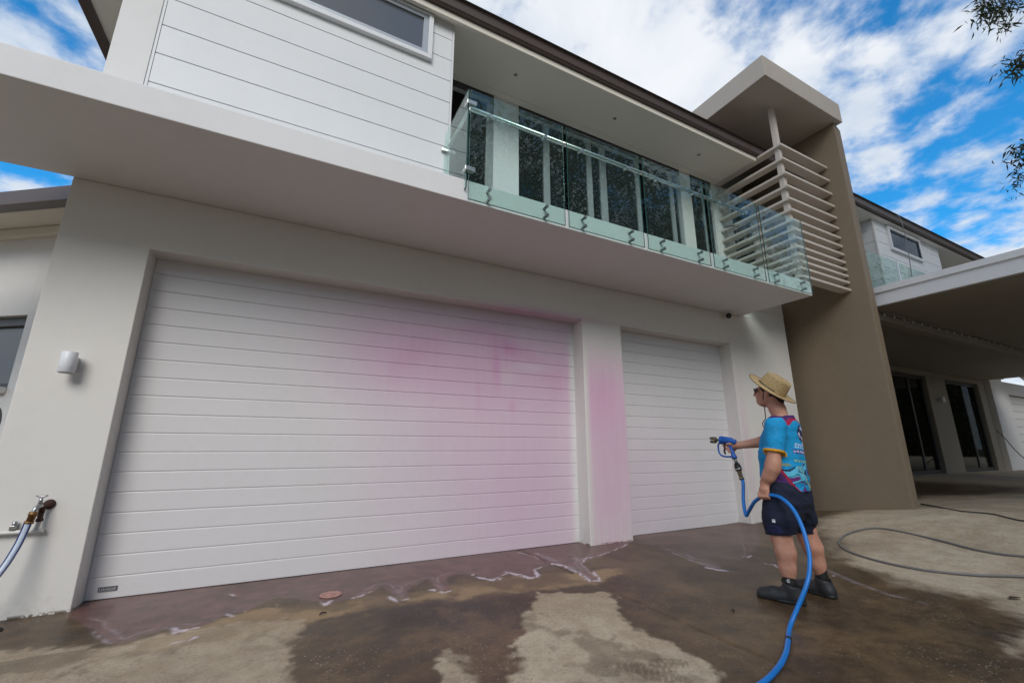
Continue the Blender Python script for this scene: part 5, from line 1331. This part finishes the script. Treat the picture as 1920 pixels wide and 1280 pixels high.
def sprays(t_):
    """the low boughs whose leaf sprays hang into the upper right of the view"""
    root = np.array([12.0, -4.0, 7.0]) * S; b = MB(1.0); cen = []
    for (u, v), dist, sub in (((1862, -6), 8.8, [(1838, 22), (1852, 34), (1866, 28), (1880, 14), (1896, 34), (1884, 46), (1862, 8), (1905, 6), (1845, 4)]),
                              ((1950, 95), 8.6, [(1908, 110), (1901, 128), (1918, 116), (1912, 132), (1935, 120)]), ((1960, 255), 8.4, [(1913, 282), (1906, 290), (1918, 296), (1920, 330), (1916, 345), (1940, 300)])):
        d = ray(u, v); d /= np.linalg.norm(d); e_ = (np.array([0, 0, 1.]) + d * dist) * S
        mid = (root * .5 + e_ * .5) + np.array([0, 0, .5]); b.tube(spline([tuple(root), tuple(mid), tuple(e_)], 6), [.07 * (1 - .85 * q / 12) for q in range(13)], 7)
        for su in sub:
            d2 = ray(*su); d2 /= np.linalg.norm(d2); p = (np.array([0, 0, 1.]) + d2 * (dist + rnd.uniform(-.25, .25))) * S
            b.tube(spline([tuple(e_), tuple((e_ + p) / 2 + np.array([0, 0, .10])), tuple(p)], 4), [.009 * (1 - .7 * q / 8) for q in range(9)], 5); cen += [p, p, (p * .7 + e_ * .3)]
    b.build('bough', M['bark'], t_)
    V, F = leaf_cloud(cen, 900, (.085, .085, .075), .125, .011, 77, .65); V = V - np.array(wloc(t_)); o = np_mesh('leaf_spray', V, F, M['leaf'], t_, smooth=False); o['kind'] = 'stuff'
gum_tree(12.0, -4.0, 15, 3.6, 5, 'tall gum tree whose leaf sprays hang into the upper right corner', None, 4200, .24, .04, sprays)
for i, (x, y, h_, sp_, lb) in enumerate(((-8.5, -10.6, 10, 4.6, 'gum tree behind the viewer, furthest left of the mirrored row'), (-3.6, -11.6, 10.5, 4.6, 'low gum tree behind the viewer, second from left in the mirrored row'),
        (1.2, -10.2, 10.5, 4.4, 'gum tree straight across from the wide garage door, mirrored in the balcony glass'), (5.6, -8.2, 20, 6.0, 'tall gum tree across from the narrow garage door, mirrored in the balcony glass'),
        (10.2, -8.6, 21, 6.0, 'gum tree across from the louvre screen, mirrored in the balcony glass'), (15.5, -9.0, 20, 6.2, 'tall gum tree across from the carport, mirrored in the right panes'),
        (21.5, -9.5, 19, 6.2, 'gum tree beyond the carport, mirrored in the porch doors'), (30, -4.5, 17, 6.2, 'gum tree added far right past the carport to darken the first porch door'), (39, -6.5, 18, 6.5, 'gum tree added far right to darken the second porch door'))):  # last two trees are unseen, added to darken the porch door reflections
    gum_tree(x, y, h_, sp_, 20 + i, lb, 'gum trees across the drive', 13000, .27, .052)
hd = thing('added_hedge', 'dense dark foliage row added unseen across the drive to darken the pane reflections', 'added_hedge', (22, -11, -.3))  # unseen, added to keep bright low sky out of the panes
MB().box(-30, 74, -12.2, -11.0, -.3, 2.6).build('hedge_core', M['leaf'], hd)
r_ = np.random.RandomState(5); hc = np.stack([r_.uniform(-36, 89, 1500), r_.uniform(-14.6, -13.0, 1500), r_.uniform(-.2, 3.6, 1500)], 1)
V, F = leaf_cloud(hc, 30000, (.5, .45, .6), .32, .07, 9, .1); V = V - np.array(wloc(hd)); o = np_mesh('foliage', V, F, M['leaf'], hd, smooth=False); o['kind'] = 'stuff'
hd2 = thing('added_hedge', 'dark foliage row added unseen past the carport to darken the porch doors', 'added_hedge', (48, 0, -.3))  # added out of view so the porch doors mirror something dark
MB().box(44, 45.5, -11, 9, -.3, 6.6).build('hedge_core', M['leaf'], hd2)
hc = np.stack([r_.uniform(51.8, 53.2, 700), r_.uniform(-13, 11, 700), r_.uniform(-.2, 8.6, 700)], 1)
V, F = leaf_cloud(hc, 12000, (.5, .45, .6), .34, .08, 10, .1); V = V - np.array(wloc(hd2)); o = np_mesh('foliage', V, F, M['leaf'], hd2, smooth=False); o['kind'] = 'stuff'
